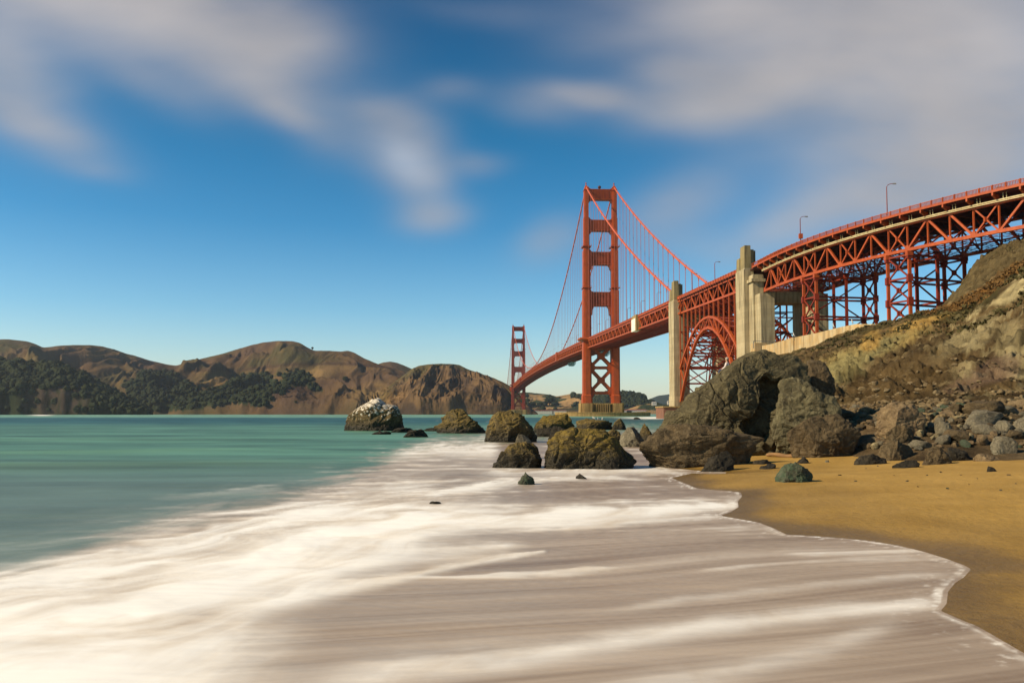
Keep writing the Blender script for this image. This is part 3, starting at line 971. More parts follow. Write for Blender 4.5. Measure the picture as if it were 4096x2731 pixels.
tree_spots = [(682, 858, 'tall dark evergreen tree standing highest in the clump on the brown spur'), (695, 866, 'dark evergreen tree right of the tallest one in the spur clump'),
              (706, 870, 'round dark tree at the right shoulder of the spur clump'), (660, 852, 'small dark tree beside the coast road above the spur clump'),
              (794, 880, 'lone round dark tree in the tan patch of the brown hillside'), (679, 923, 'small dark tree low on the reddish bank above the far shore'),
              (648, 912, 'dark bushy tree left of the pale rock outcrop low on the bank'), (722, 886, 'dark tree on the trailing right end of the spur clump'),
              (738, 893, 'last small tree at the downhill end of the spur clump'), (642, 868, 'dark evergreen tree at the left foot of the spur clump'),
              (717, 802, 'tiny tree on the skyline just right of the highest brown summit'), (612, 862, 'dark tree at the top edge of the valley woodland')]
proto_tree = make_tree()
for i, (u, v, lab) in enumerate(tree_spots):
    t_ = proto_tree if i == 0 else copy_thing(proto_tree)
    p = pick('hills_main', u, v)
    t_.location = tuple(p); s = 1.0 + 0.25 * math.sin(i * 2.2)
    if i in (3, 5, 8, 10): s *= 0.55
    t_.scale = (s, s, s * 0.95); t_.rotation_euler = (0, 0, i * 1.1)
    tag(t_, lab, 'tree', 'single trees on the far hills')
for i, (u, v, s, lab) in enumerate([(1262, 931, 1.4, 'large dark round tree on the far shore left of the tall tower pier'), (1240, 938, 1.0, 'dark tree by the waterside houses behind the fender wall'),
                                    (1275, 936, 1.1, 'dark tree just right of the large round tree on the far shore'), (1222, 936, 1.0, 'dark tree on the shore right of the far red tower')]):
    t_ = copy_thing(proto_tree); p = pick('hills_tan', u, v); t_.location = tuple(p); t_.scale = (2.0 * s, 1.6 * s, 1.3 * s)
    tag(t_, lab, 'tree', 'single trees on the far hills')

# ------------------------------------------------------------------ the cliff on the right
def cliff_material():
    m, g, b = new_mat('crumbling_cliff_rock')
    geo = g.n('ShaderNodeNewGeometry').outputs['Position']
    c = g.n('ShaderNodeAttribute', attribute_name='albedo').outputs['Color']
    n = noise_tex(g, geo, 0.32, 6, 0.66)
    n2_ = noise_tex(g, geo, 2.1, 8, 0.78)
    n3_ = noise_tex(g, geo, 7.0, 5, 0.75)
    st = g.n('ShaderNodeMapping', {'Vector': geo, 'Rotation': (0.5, 0.5, 0.3), 'Scale': (0.5, 0.5, 1.8)}).outputs[0]
    n4_ = noise_tex(g, st, 0.7, 6, 0.7)
    c = g.mix(g.ramp(n, [(0.40, 0.0), (0.62, 0.55)]), c, g.mix(1.0, c, (0.62, 0.58, 0.52), 'MULTIPLY'))
    c = g.mix(g.ramp(n4_, [(0.52, 0.0), (0.68, 0.6)]), c, g.mix(1.0, c, (0.55, 0.52, 0.48), 'MULTIPLY'))
    c = g.mix(g.ramp(n2_, [(0.54, 0.0), (0.70, 0.85)]), c, g.mix(0.5, g.mix(1.0, c, (1.9, 1.85, 1.7), 'MULTIPLY'), (0.24, 0.19, 0.10)))
    c = g.mix(g.ramp(n2_, [(0.30, 0.7), (0.40, 0.0)]), c, (0.028, 0.022, 0.012))
    c = g.mix(g.ramp(n3_, [(0.30, 0.6), (0.46, 0.0)]), c, g.mix(1.0, c, (0.4, 0.4, 0.4), 'MULTIPLY'))
    g.link(c, b.inputs['Base Color'])
    b.inputs['Roughness'].default_value = 0.95
    b.inputs['Specular IOR Level'].default_value = 0.08
    h = g.math('ADD', g.math('MULTIPLY', n2_, 1.0), g.math('MULTIPLY', n3_, 0.25))
    bp = g.n('ShaderNodeBump', {'Height': h, 'Strength': 0.8, 'Distance': 0.7})
    g.link(bp.outputs[0], b.inputs['Normal'])
    return m


CL_U = [1560, 1650, 1750, 1825, 1890, 1958, 2040, 2100, 2190, 2250, 2300, 2352, 2430, 2560, 2800, 3200]
# rows of (depth, survey row) from the beach up to the rock hill behind
CL = {
    1560: [(54, None), (60, 949), (75, 948), (120, 948), (180, 948), (230, 948), (245, 948), (270, 948), (330, 948)],
    1650: [(53, None), (60, 946), (72, 935), (95, 915), (150, 892), (210, 872), (235, 868), (260, 872), (330, 880)],
    1750: [(51, None), (58, 946), (68, 930), (90, 900), (145, 862), (225, 825), (240, 828), (262, 832), (330, 850)],
    1825: [(48, None), (56, 948), (66, 922), (90, 890), (140, 850), (232, 812), (245, 815), (265, 822), (330, 840)],
    1890: [(44, None), (54, 950), (64, 914), (88, 880), (135, 836), (228, 787), (242, 792), (262, 803), (330, 820)],
    1958: [(40, None), (52, 950), (62, 910), (85, 872), (128, 822), (222, 762), (238, 770), (260, 785), (330, 810)],
    2040: [(37, None), (50, 948), (60, 905), (82, 860), (120, 805), (212, 738), (232, 748), (258, 765), (330, 790)],
    2100: [(36, None), (49, 944), (60, 902), (80, 850), (115, 788), (205, 726), (225, 734), (250, 748), (330, 780)],
    2190: [(35, None), (49, 940), (60, 898), (78, 838), (110, 768), (165, 722), (186, 704), (206, 690), (260, 690)],
    2250: [(35, None), (49, 938), (60, 897), (76, 828), (104, 748), (128, 712), (165, 676), (203, 606), (250, 604)],
    2300: [(34, None), (49, 938), (60, 896), (76, 815), (102, 725), (122, 676), (158, 655), (203, 578), (250, 574)],
    2352: [(34, None), (49, 938), (60, 894), (75, 800), (97, 702), (116, 643), (156, 620), (203, 560), (250, 555)],
    2430: [(33, None), (49, 934), (60, 888), (75, 785), (95, 675), (112, 598), (150, 575), (200, 530), (250, 525)],
    2560: [(33, None), (49, 930), (60, 880), (75, 760), (93, 640), (108, 545), (145, 520), (195, 480), (250, 470)],
    2800: [(32, None), (49, 925), (60, 865), (75, 720), (92, 580), (105, 470), (140, 440), (190, 410), (250, 400)],
    3200: [(31, None), (49, 920), (60, 850), (75, 680), (92, 520), (105, 400), (140, 360), (190, 330), (250, 320)],
}


def cliff_surface():
    nk = 9
    taz = []; Dk = []; Zk = []
    for u in CL_U:
        row = CL[u]; dz_ = []; dd = []
        for D, v in row:
            # one vertical fan per column: azimuth fixed by the base row
            a = ray(u, 800)[0] / ray(u, 800)[1]
            if v is None:
                z = float(ground_h(np.array([a * D]), np.array([float(D)]))[0]) - 0.35
            else:
                r = ray(u, v); z = CAM_H + r[2] / r[1] * D
            dd.append(D); dz_.append(z)
        taz.append(a); Dk.append(dd); Zk.append(dz_)
    return np.array(taz), np.array(Dk, float), np.array(Zk)


def build_cliff():
    taz, Dk, Zk = cliff_surface()
    nc, nr = 640, 420
    A = np.linspace(taz[0], taz[-1], nc)
    kk = np.linspace(0, 8, nr)
    kk = 8 * (np.linspace(0, 1, nr)) ** 1.0
    Dc = np.array([np.interp(A, taz, Dk[:, j]) for j in range(9)])   # (9,nc)
    Zc = np.array([np.interp(A, taz, Zk[:, j]) for j in range(9)])
    j = np.minimum(kk.astype(int), 7); f = (kk - j)
    fs = f
    D = Dc[j] * (1 - fs[:, None]) + Dc[j + 1] * fs[:, None]
    Z = Zc[j] * (1 - fs[:, None]) + Zc[j + 1] * fs[:, None]
    # soften the knots
    ker = np.hanning(25); ker /= ker.sum()
    Z = np.apply_along_axis(lambda c: np.convolve(np.pad(c, 12, 'edge'), ker, 'valid'), 0, Z)
    k2 = np.hanning(21); k2 /= k2.sum()
    Z = np.apply_along_axis(lambda c: np.convolve(np.pad(c, 10, 'edge'), k2, 'valid'), 1, Z)
    X = A[None, :] * D; Y = D
    K = np.broadcast_to(kk[:, None], X.shape)
    amp = smooth(0.9, 2.4, K)
    wx = fbm(X / 14, Y / 14, Z / 10, 3)
    r1 = ridged(X / 16 + wx, Y / 30, Z / 22, 4)
    r2 = ridged(X / 4.5 + wx, Y / 9, Z / 5 + 7, 4)
    n3 = fbm(X / 1.4, Y / 2.2, Z / 1.4, 4)
    n4 = fbm(X / 6, Y / 8, Z / 6, 4)
    crest = 1 - 0.65 * np.exp(-((K - 5.0) / 0.35) ** 2) * (A[None, :] < 0.52)
    Z = Z + amp * crest * ((r1 - 0.4) * 1.9 + (r2 - 0.4) * 1.0 + n4 * 0.9) * smooth(40, 110, D) ** 0.5
    Z = Z + smooth(0.7, 1.6, K) * (n3 * 0.50 + fbm(X / 0.6, Y / 0.9, Z / 0.6, 3) * 0.20)
    P0 = np.stack([X, Y, Z], -1).reshape(-1, 3)
    wv = np.stack([wx.ravel(), n4.ravel(), n3.ravel()], 1) * 0.35
    _, e1, c1_, v1_ = worley(P0 * np.array([1, 0.7, 1.5]) + wv * 2, 0.28, 3)
    _, e2, c2_, v2_ = worley(P0 * np.array([1, 0.7, 1.3]) + wv, 0.9, 5)
    fac = (_grad[c1_ % 512] * v1_).sum(1) * 2.0 * smooth(0, 0.30, e1) + (_grad[c2_ % 512] * v2_).sum(1) * 0.75 * smooth(0, 0.30, e2)
    Z = Z + fac.reshape(Z.shape) * amp * crest * smooth(4.8, 4.2, K) + fac.reshape(Z.shape) * amp * 0.9 * smooth(5.9, 6.5, K)
    P = np.stack([X, Y, Z], -1)
    u, v = survey(P)
    # rock and soil colours
    nA_ = fbm(X / 9, Y / 14, Z / 7 + 3, 5); nB_ = fbm(X / 2.2, Y / 3.5, Z / 2.2 + 5, 4)
    earth = np.array([0.165, 0.108, 0.046]); earth2 = np.array([0.085, 0.058, 0.028]); ochre = np.array([0.48, 0.30, 0.085]); pale = np.array([0.55, 0.45, 0.235])
    serp = np.array([0.29, 0.25, 0.11]); veg = np.array([0.062, 0.056, 0.019]); rust = np.array([0.20, 0.095, 0.025])
    c = mixc(earth, earth2, smooth(-0.2, 0.35, nA_))
    c = mixc(c, pale * 0.72, smooth(0.12, 0.40, nB_ + 0.25 * r2 - 0.05) * 0.7 * (0.35 + 0.65 * smooth(2050, 2200, u)))
    c = mixc(c, earth2 * 0.55, smooth(0.10, 0.45, -nB_ + 0.2 * nA_) * 0.7)
    def gz_(cu, cv, ru, rv, ang=0):
        a = math.radians(ang); du = u - cu; dv = v - cv
        p = du * math.cos(a) + dv * math.sin(a); q = -du * math.sin(a) + dv * math.cos(a)
        return np.exp(-((p / ru) ** 2 + (q / rv) ** 2))
    wob = nA_ * 0.8 + nB_ * 0.6
    def zone(c, col, g, k=1.0, thr=0.45):
        return mixc(c, col, smooth(thr - 0.18, thr + 0.18, g + wob * 0.35) * k)
    c = zone(c, np.array([0.42, 0.31, 0.11]), np.maximum(gz_(1920, 842, 110, 30, -28), gz_(2050, 782, 120, 20, -24)), 0.8)
    c = zone(c, serp, np.maximum(gz_(1930, 850, 90, 34, -28), gz_(2010, 800, 70, 20, -25)), 0.9)
    c = zone(c, ochre, np.maximum(gz_(2000, 782, 34, 22, -50), gz_(2110, 742, 90, 11, -15)), 0.9)
    c = zone(c, ochre * 0.85, gz_(1895, 868, 24, 7, -10), 0.8)
    c = zone(c, pale * 1.0, np.maximum(gz_(2330, 668, 60, 16, -35), gz_(2235, 722, 30, 8, -40)), 0.95)
    c = zone(c, pale * 0.72, np.maximum(np.maximum(gz_(2340, 800, 50, 75, -20), gz_(2250, 760, 60, 30, -40)), gz_(2180, 800, 60, 20, -35)), 0.75)
    c = zone(c, np.array([0.24, 0.155, 0.105]), np.maximum(gz_(2290, 850, 60, 30, -20), gz_(2230, 880, 70, 16, -15)), 0.6)
    c = zone(c, earth * 0.9, gz_(2080, 870, 130, 50, -22), 0.7)
    vegz = smooth(0.05, 0.3, fbm(X / 11, Y / 18, Z / 9 + 13, 4) + 0.15) * smooth(4.2, 4.8, K) * smooth(6.0, 5.4, K)
    c = mixc(c, veg, vegz * 0.75)
    c = mixc(c, rust, smooth(5.0, 5.4, K) * smooth(6.35, 5.95, K) * smooth(2080, 2160, u) * smooth(-0.35, 0.1, nB_))
    c = mixc(c, np.array([0.135, 0.100, 0.046]), smooth(6.1, 6.4, K) * 0.9)
    c = mixc(c, veg * 1.3, smooth(6.6, 7.0, K) * smooth(0.0, 0.3, nA_) * 0.8)
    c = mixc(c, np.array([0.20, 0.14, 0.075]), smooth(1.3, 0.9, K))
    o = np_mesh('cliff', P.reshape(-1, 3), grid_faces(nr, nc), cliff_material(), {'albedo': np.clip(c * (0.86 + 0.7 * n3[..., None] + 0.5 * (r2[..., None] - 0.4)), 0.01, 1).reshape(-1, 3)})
    tag(o, kind='structure')
    HILLS['cliff'] = (P, u, v, K)
    return P, u, v, K


CP, CUu, CVv, CK = build_cliff()
_cflat = CP.reshape(-1, 3)


def cliff_z(x, y):
    d = (_cflat[:, 0] - x) ** 2 + (_cflat[:, 1] - y) ** 2
    return float(_cflat[np.argmin(d), 2])


# low scrub on the upper slope: many small leafy tufts
def build_scrub():
    m = paint_mat('coastal_scrub_foliage', (0.085, 0.065, 0.020), (0.045, 0.042, 0.014), 0.95, 0.3)
    m2 = paint_mat('rusty_ice_plant', (0.17, 0.085, 0.022), (0.10, 0.060, 0.018), 0.95, 0.3)
    for nm, mat, cond, n, lab in [('coastal_scrub', m, (CK > 4.0) & (CK < 5.3) & (CUu > 1820) & (fbm(CP[..., 0] / 9, CP[..., 1] / 14, CP[..., 2] / 9 + 33, 3) > 0.08), 1500, 'dark green scrub in patches along the upper edge of the slope'),
                                  ('ice_plant', m2, (CK > 5.15) & (CK < 6.15) & (CUu > 2080) & (CUu < 2700), 1300, 'rust coloured low plants in a band below the rocky hilltop')]:
        idx = np.argwhere(cond)
        ch = idx[RNG.choice(len(idx), min(n, len(idx)), replace=False)]
        Vs = []; Fs = []; o = 0
        for i, k in enumerate(ch):
            p = CP[tuple(k)]; r = RNG.uniform(0.35, 1.0)
            nl = 12
            d = RNG.normal(size=(nl, 3)); d[:, 2] = np.abs(d[:, 2]) * 0.55; d /= np.linalg.norm(d, axis=1)[:, None]
            c0 = p + d * r * np.array([1.2, 1.2, 0.8]) * RNG.uniform(0.3, 1, (nl, 1))
            a = RNG.normal(size=(nl, 3)); a /= np.linalg.norm(a, axis=1)[:, None]
            b_ = np.cross(a, RNG.normal(size=(nl, 3))); b_ /= np.linalg.norm(b_, axis=1)[:, None]
            s = 0.30 * r
            q = np.stack([c0 + a * s, c0 + b_ * s, c0 - a * s, c0 - b_ * s], 1).reshape(-1, 3)
            Vs.append(q); Fs.append(np.arange(nl * 4).reshape(nl, 4) + o); o += nl * 4
        ob = np_mesh(nm, np.vstack(Vs), np.vstack(Fs), mat, smooth_=False)
        tag(ob, lab, 'scrub', kind='stuff')


build_scrub()


# ------------------------------------------------------------------ boulders
def rock_material(name, base, dark, light, moss=(0.16, 0.115, 0.02), moss_amt=0.0, guano=0.0, wet=0.5, wetz=0.5, sc=1.0, green=0.0):
    m, g, b = new_mat(name)
    geo = g.n('ShaderNodeNewGeometry')
    pos = geo.outputs['Position']
    tcn = g.n('ShaderNodeTexCoord').outputs['Object']
    n1_ = noise_tex(g, tcn, 0.8 * sc, 6, 0.62)
    n2_ = noise_tex(g, tcn, 3.6 * sc, 6, 0.68)
    n3_ = noise_tex(g, tcn, 16 * sc, 4, 0.7)
    wrp = g.n('ShaderNodeVectorMath', {0: tcn, 1: g.n('ShaderNodeTexNoise', {'Vector': tcn, 'Scale': 1.6 * sc, 'Detail': 3.0}).outputs['Color']}, operation='ADD').outputs[0]
    crk = g.n('ShaderNodeTexVoronoi', {'Vector': wrp, 'Scale': 1.25 * sc}, feature='DISTANCE_TO_EDGE').outputs['Distance']
    cav = g.n('ShaderNodeAttribute', attribute_name='cavity_shade').outputs['Fac']
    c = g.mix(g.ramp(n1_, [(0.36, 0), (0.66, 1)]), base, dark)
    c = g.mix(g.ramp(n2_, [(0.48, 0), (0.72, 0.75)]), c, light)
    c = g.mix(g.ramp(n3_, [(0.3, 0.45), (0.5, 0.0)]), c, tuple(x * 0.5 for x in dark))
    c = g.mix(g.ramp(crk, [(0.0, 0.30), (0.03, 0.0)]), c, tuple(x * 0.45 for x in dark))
    c = g.mix(g.math('MULTIPLY', cav, 0.6), c, tuple(x * 0.6 for x in dark))  # crease shade painted in: recesses darken the stone colour
    if green:
        ng = noise_tex(g, tcn, 1.7 * sc, 4, 0.6)
        c = g.mix(g.ramp(ng, [(0.42, 0), (0.56, green)]), c, (0.060, 0.088, 0.050))
    nrm = g.n('ShaderNodeSeparateXYZ', {0: geo.outputs['Normal']}).outputs[2]
    if moss_amt:
        mm = g.math('MULTIPLY', g.ramp(nrm, [(-0.1, 0.0), (0.5, 1.0)]), g.ramp(n2_, [(0.36, 0), (0.56, 1)]))
        c = g.mix(g.math('MULTIPLY', mm, moss_amt), c, moss)
        mm2 = g.ramp(n1_, [(0.5, 0), (0.7, moss_amt * 0.7)])
        c = g.mix(mm2, c, tuple(x * 0.62 for x in moss))
    zz = g.n('ShaderNodeSeparateXYZ', {0: pos}).outputs[2]
    if guano:
        gh = g.math('ADD', g.math('MULTIPLY', zz, 0.20), g.math('MULTIPLY', g.math('SUBTRACT', n2_, 0.5), 2.6))
        gm = g.ramp(gh, [(0.62, 0), (0.80, 1)])
        c = g.mix(g.math('MULTIPLY', gm, guano), c, (0.72, 0.64, 0.52))
    wz = g.math('ADD', zz, g.math('MULTIPLY', g.math('SUBTRACT', n2_, 0.5), 1.2))
    wm = g.ramp(g.math('DIVIDE', wz, max(wetz, 0.01) * 2), [(0.2, 1.0), (0.6, 0.0)])
    wmf = g.math('MULTIPLY', wm, wet)
    c = g.mix(wmf, c, (0.020, 0.017, 0.011))
    g.link(c, b.inputs['Base Color'])
    g.link(g.math('MULTIPLY_ADD', wmf, -0.35, 0.88), b.inputs['Roughness'])
    b.inputs['Specular IOR Level'].default_value = 0.22
    h = g.math('ADD', g.math('MULTIPLY', n2_, 0.14 / sc), g.math('MULTIPLY', n3_, 0.035 / sc))
    h = g.math('ADD', h, g.math('MULTIPLY', g.ramp(crk, [(0.0, 0.0), (0.05, 1.0)]), 0.035 / sc))
    bp = g.n('ShaderNodeBump', {'Height': h, 'Strength': 0.9, 'Distance': 1.0})
    g.link(bp.outputs[0], b.inputs['Normal'])
    return m


M['rk_green'] = rock_material('grey_green_stone', (0.118, 0.096, 0.048), (0.052, 0.042, 0.023), (0.185, 0.155, 0.080), wet=0.55, wetz=0.22)
M['rk_brown'] = rock_material('brown_stone', (0.120, 0.084, 0.042), (0.055, 0.040, 0.022), (0.18, 0.135, 0.075), wet=0.5, wetz=0.25, sc=1.3)
M['rk_greylit'] = rock_material('sunlit_grey_green_stone', (0.142, 0.122, 0.064), (0.068, 0.056, 0.031), (0.215, 0.188, 0.105), wet=0.4, wetz=0.22, sc=1.2)  # lighter copy of rk_green, sunlight on the boulder put into its colour
M['rk_moss'] = rock_material('algae_covered_stone', (0.105, 0.078, 0.032), (0.042, 0.032, 0.017), (0.155, 0.115, 0.048), (0.20, 0.135, 0.020), 0.8, wet=0.92, wetz=1.05)
M['rk_moss2'] = rock_material('weed_topped_stone', (0.115, 0.086, 0.040), (0.046, 0.035, 0.020), (0.18, 0.135, 0.065), (0.20, 0.135, 0.028), 0.65, wet=0.92, wetz=0.95)
M['rk_dark'] = rock_material('wet_black_stone', (0.040, 0.033, 0.022), (0.018, 0.015, 0.011), (0.085, 0.068, 0.042), wet=0.5, wetz=0.4, sc=1.8)
M['rk_guano'] = rock_material('guano_stained_stone', (0.15, 0.105, 0.045), (0.055, 0.040, 0.022), (0.24, 0.185, 0.10), (0.20, 0.13, 0.03), 0.35, guano=0.95, wet=0.92, wetz=1.5, sc=0.7)
M['rk_grey'] = rock_material('grey_stone', (0.19, 0.165, 0.11), (0.09, 0.075, 0.05), (0.33, 0.28, 0.19), wet=0.0, sc=1.6)
M['rk_jade'] = rock_material('green_weathered_stone', (0.090, 0.094, 0.062), (0.028, 0.026, 0.018), (0.13, 0.155, 0.10), wet=0.4, wetz=0.2, sc=2.2, green=0.8)
M['rk_pale'] = rock_material('pale_tan_stone', (0.36, 0.29, 0.15), (0.20, 0.155, 0.085), (0.50, 0.42, 0.25), wet=0.0, sc=1.8)
M['rk_warm'] = rock_material('warm_brown_stone', (0.22, 0.155, 0.08), (0.12, 0.08, 0.045), (0.32, 0.235, 0.13), wet=0.0, sc=1.8)


def rock_relief(P, size, seed, rough=1.0, facets=26, soft=0.75, qlo=0.90):
    """chisel a rounded body into facets, then add strata, cracks and grain"""
    c = P.mean(0)
    rs = np.random.default_rng(int(seed * 100) + 5)
    Q = P - c
    ext = np.abs(Q).max(0) + 1e-6
    U = Q / ext
    for k in range(facets):
        n = rs.normal(size=3); n[2] = n[2] * 0.8; n /= np.linalg.norm(n)
        d = U @ n
        h = np.quantile(d, rs.uniform(qlo, 0.985))
        over = np.maximum(d - h, 0)
        U = U - (over * soft)[:, None] * n
    Q = U * ext
    s = 1.0 / size
    dirn = Q / (np.linalg.norm(Q, axis=1)[:, None] + 1e-9)
    x, y, z = (Q * s).T
    o = seed * 3.17
    k_ = max(1.0, size / 2.2) ** 0.55            # big bodies carry finer relief for their size
    big = ridged(x * 1.4 + o, y * 1.4, z * 1.6 + o, 3) * 0.5 + fbm(x * 1.1 + o, y * 1.1, z * 1.1, 3) * 0.6
    wv = fbm(x * 2, y * 2, z * 2, 3)[:, None] * 0.3
    f1, ed, cid, v1 = worley(np.stack([x, y, z * 1.3], 1) + wv + o, 3.0 * k_, int(seed * 10) % 97)
    f2, ed2, cid2, v2 = worley(np.stack([x + 0.4 * z, y, z * 1.7], 1) + wv * 0.7 - o, 7.5 * k_, int(seed * 7) % 89)
    step = ((_grad[cid % 512] * v1).sum(1) * 1.5 + _grad[(cid * 7) % 512, 0] * 0.35) * smooth(0.0, 0.34, ed)
    step2 = ((_grad[cid2 % 512] * v2).sum(1) * 1.7 + _grad[(cid2 * 5) % 512, 0] * 0.35) * smooth(0.0, 0.34, ed2)
    dx_ = x + z * 0.7
    strata = ridged(dx_ * 1.0 + o, y * 1.2, (z - 0.45 * x) * 6.0 * k_ + o, 3)
    mid = ridged(x * 3.4 * k_ + o, y * 3.4 * k_, z * 4.2 * k_, 5)
    mid2 = ridged(x * 8 * k_ + o, y * 8 * k_, z * 10 * k_, 4)
    fine = fbm(x * 20 * k_ + o, y * 20 * k_, z * 22 * k_, 4)
    disp = 0.060 * (big - 0.3) + (0.050 * step + 0.011 * (strata - 0.4) + 0.013 * (mid - 0.4)) / k_ ** 0.5 + (0.016 * step2 + 0.007 * (mid2 - 0.4) + 0.004 * fine) / k_
    disp -= 0.014 * np.exp(-(ed / 0.05) ** 2) * smooth(-0.2, 0.2, fbm(x * 1.5, y * 1.5, z * 1.5 + o, 2))
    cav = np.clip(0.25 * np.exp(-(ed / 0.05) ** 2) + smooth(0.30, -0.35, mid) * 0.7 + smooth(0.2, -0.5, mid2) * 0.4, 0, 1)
    Q = Q + dirn * (disp * size * rough)[:, None]
    return c + Q, cav


def boulder(name, label, crop, sil, base, mat, depth=0.8, sub=7, seed=1.0, rough=1.0, group=None, sink=0.35, cat='boulder', zbase=None, D=None, facets=26, centre=None, soft=0.97, carve=None):
    """body whose vertical section at its own distance follows the surveyed outline.
    base: the point (same crop) where its foot meets sand or water"""
    pts = [px(crop, *p) for p in sil]
    bu, bv = px(crop, *base)
    if D is None:
        p0 = on_surface(bu, bv) if zbase is None else at_z(bu, bv, zbase)
        D0 = p0[1]; zb = p0[2]
    else:
        D0 = D; zb = ground_h(np.array([at_depth(bu, bv, D)[0]]), np.array([float(D)]))[0] if zbase is None else zbase
    wpx = max(p[0] for p in pts) - min(p[0] for p in pts)
    W = wpx / FPX * D0
    half = W * 0.5 * depth
    Dc = D0 + half * 0.75
    W3 = np.array([at_depth(u, v, Dc) for u, v in pts])
    xs, zs = W3[:, 0], W3[:, 2]
    zfloor = max(zb, -0.5) - sink - 0.30 * (zs.max() - max(zb, -0.5))
    cx = 0.5 * (xs.min() + xs.max()) if centre is None else at_depth(*px(crop, *centre), Dc)[0]
    cz = max(zfloor + 0.35 * (zs.max() - zfloor), zfloor + 0.05) if centre is None else at_depth(*px(crop, *centre), Dc)[2]
    # close the outline below the floor, then star-sample it
    th_s = np.linspace(-math.pi, math.pi, 721)
    R = np.zeros_like(th_s)
    il, ir = int(np.argmin(xs)), int(np.argmax(xs)); n_ = len(xs)
    ch1 = [(il + k) % n_ for k in range((ir - il) % n_ + 1)]; ch2 = [(il - k) % n_ for k in range((il - ir) % n_ + 1)]
    ch = ch1 if np.mean(zs[ch1]) > np.mean(zs[ch2]) else ch2
    w_ = xs[ir] - xs[il]
    poly = [(xs[k], zs[k]) for k in ch] + [(xs[ir] - 0.03 * w_, zfloor), (xs[il] + 0.03 * w_, zfloor)]
    ordered = poly
    for i, t in enumerate(th_s):
        dx_, dz_ = math.cos(t), math.sin(t)
        best_ = 0
        for k in range(len(ordered)):
            x1, z1 = ordered[k - 1]; x2, z2 = ordered[k]
            ex, ez = x2 - x1, z2 - z1
            den = dx_ * ez - dz_ * ex
            if abs(den) < 1e-9: continue
            tt = ((x1 - cx) * ez - (z1 - cz) * ex) / den
            ss = ((x1 - cx) * dz_ - (z1 - cz) * dx_) / den
            if tt > 0 and -0.001 <= ss <= 1.001: best_ = max(best_, tt)
        R[i] = best_
    bad = R <= 0
    if bad.any(): R[bad] = np.interp(th_s[bad], th_s[~bad], R[~bad])
    V, F = ico(sub)
    th = np.arctan2(V[:, 2], V[:, 0]); c = np.hypot(V[:, 0], V[:, 2]); s = V[:, 1]
    r = np.interp(th, th_s, R)
    cc = c ** 0.82
    P = np.stack([cx + r * np.cos(th) * cc, Dc + half * np.sign(s) * np.abs(s) ** 0.9, cz + r * np.sin(th) * cc], 1)
    size = 0.5 * (W + (zs.max() - zfloor))
    P, cav = rock_relief(P, size, seed, rough, facets, soft, 0.84)
    # re-register the outline: keep overall extents after carving
    for ax, lo, hi in ((0, xs.min(), xs.max()), (2, None, zs.max())):
        top = P[:, ax].max(); bot = P[:, ax].min()
        if lo is None: lo = bot
        P[:, ax] = lo + (P[:, ax] - bot) * (hi - lo) / (top - bot)
    for poly_, dep in (carve or []):
        uu, vv_ = survey(P)
        pp_ = [px(crop, *q) for q in poly_]
        acc = np.zeros(len(P))
        for ou, ov in ((0, 0), (5, 0), (-5, 0), (0, 5), (0, -5), (9, 6), (-9, -6), (9, -6), (-9, 6)):
            jit = pnoise(P[:, 0] * 1.3, P[:, 2] * 1.3, P[:, 1] * 1.3) * 14
            acc += poly_mask(uu + ou + jit, vv_ + ov + jit, pp_)
        front_ = P[:, 1] < Dc + half * 0.1
        P[:, 1] += np.where(front_, smooth(0.15, 0.85, acc / 9) * dep, 0)
    org = np.array([cx, Dc, max(zb, 0)])
    ob = np_mesh(name, P - org, F, mat, {'cavity_shade': cav})
    ob.location = tuple(org)
    ob.data.shade_smooth() if False else None
    tag(ob, label, cat, group)
    return ob, P


_ck = (CK < 3.0) & (CK > 0.0)
_cu, _cv, _cp = CUu[_ck], CVv[_ck], CP[_ck]


def on_surface(u, v):
    p = on_ground(u, v)
    m_ = (np.abs(_cu - u) < 5) & (np.abs(_cv - v) < 6)
    if m_.any():
        q = _cp[m_]; q = q[np.argmin(q[:, 1])]
        if q[1] < p[1]: return q
    return p


BG = 'large rocks standing in the surf'
rock_guano, RGP = boulder('sea_rock', 'lone sea rock whitened with bird droppings, standing furthest left in the water', 'z5',
        [(803, 905), (808, 860), (838, 768), (880, 737), (930, 702), (985, 674), (1020, 652), (1060, 632), (1100, 620), (1132, 642), (1160, 664), (1205, 672), (1240, 680), (1272, 702), (1295, 755), (1308, 800), (1316, 880), (1314, 908)],
        (1060, 905), M['rk_guano'], 0.8, 7, 2.3, 0.9, BG, facets=7)
boulder('low_rock', 'low flat black rock at the right foot of the white stained sea rock', 'z5', [(1185, 918), (1205, 885), (1280, 882), (1340, 876), (1385, 885), (1392, 900), (1350, 922)], (1290, 918), M['rk_dark'], 0.9, 6, 3.1)
boulder('low_rock', 'thin black rock barely above water in front of the white stained rock', 'z5', [(1045, 937), (1080, 912), (1140, 905), (1200, 925), (1205, 938)], (1120, 936), M['rk_dark'], 1.0, 5, 3.6)
boulder('low_rock', 'small domed black rock right of the white stained sea rock', 'z5', [(1300, 962), (1335, 935), (1362, 905), (1400, 888), (1440, 888), (1480, 912), (1520, 945), (1526, 962)], (1420, 960), M['rk_dark'], 0.9, 6, 4.2)
boulder('sea_rock', 'brown sea rock between the white stained rock and the far tower', 'z5',
        [(1570, 925), (1580, 890), (1640, 862), (1695, 836), (1705, 790), (1730, 742), (1790, 713), (1850, 728), (1880, 738), (1930, 728), (1990, 768), (2028, 800), (2034, 860), (2020, 925)],
        (1800, 925), M['rk_moss2'], 0.8, 7, 5.4, 1.1, BG, facets=10)
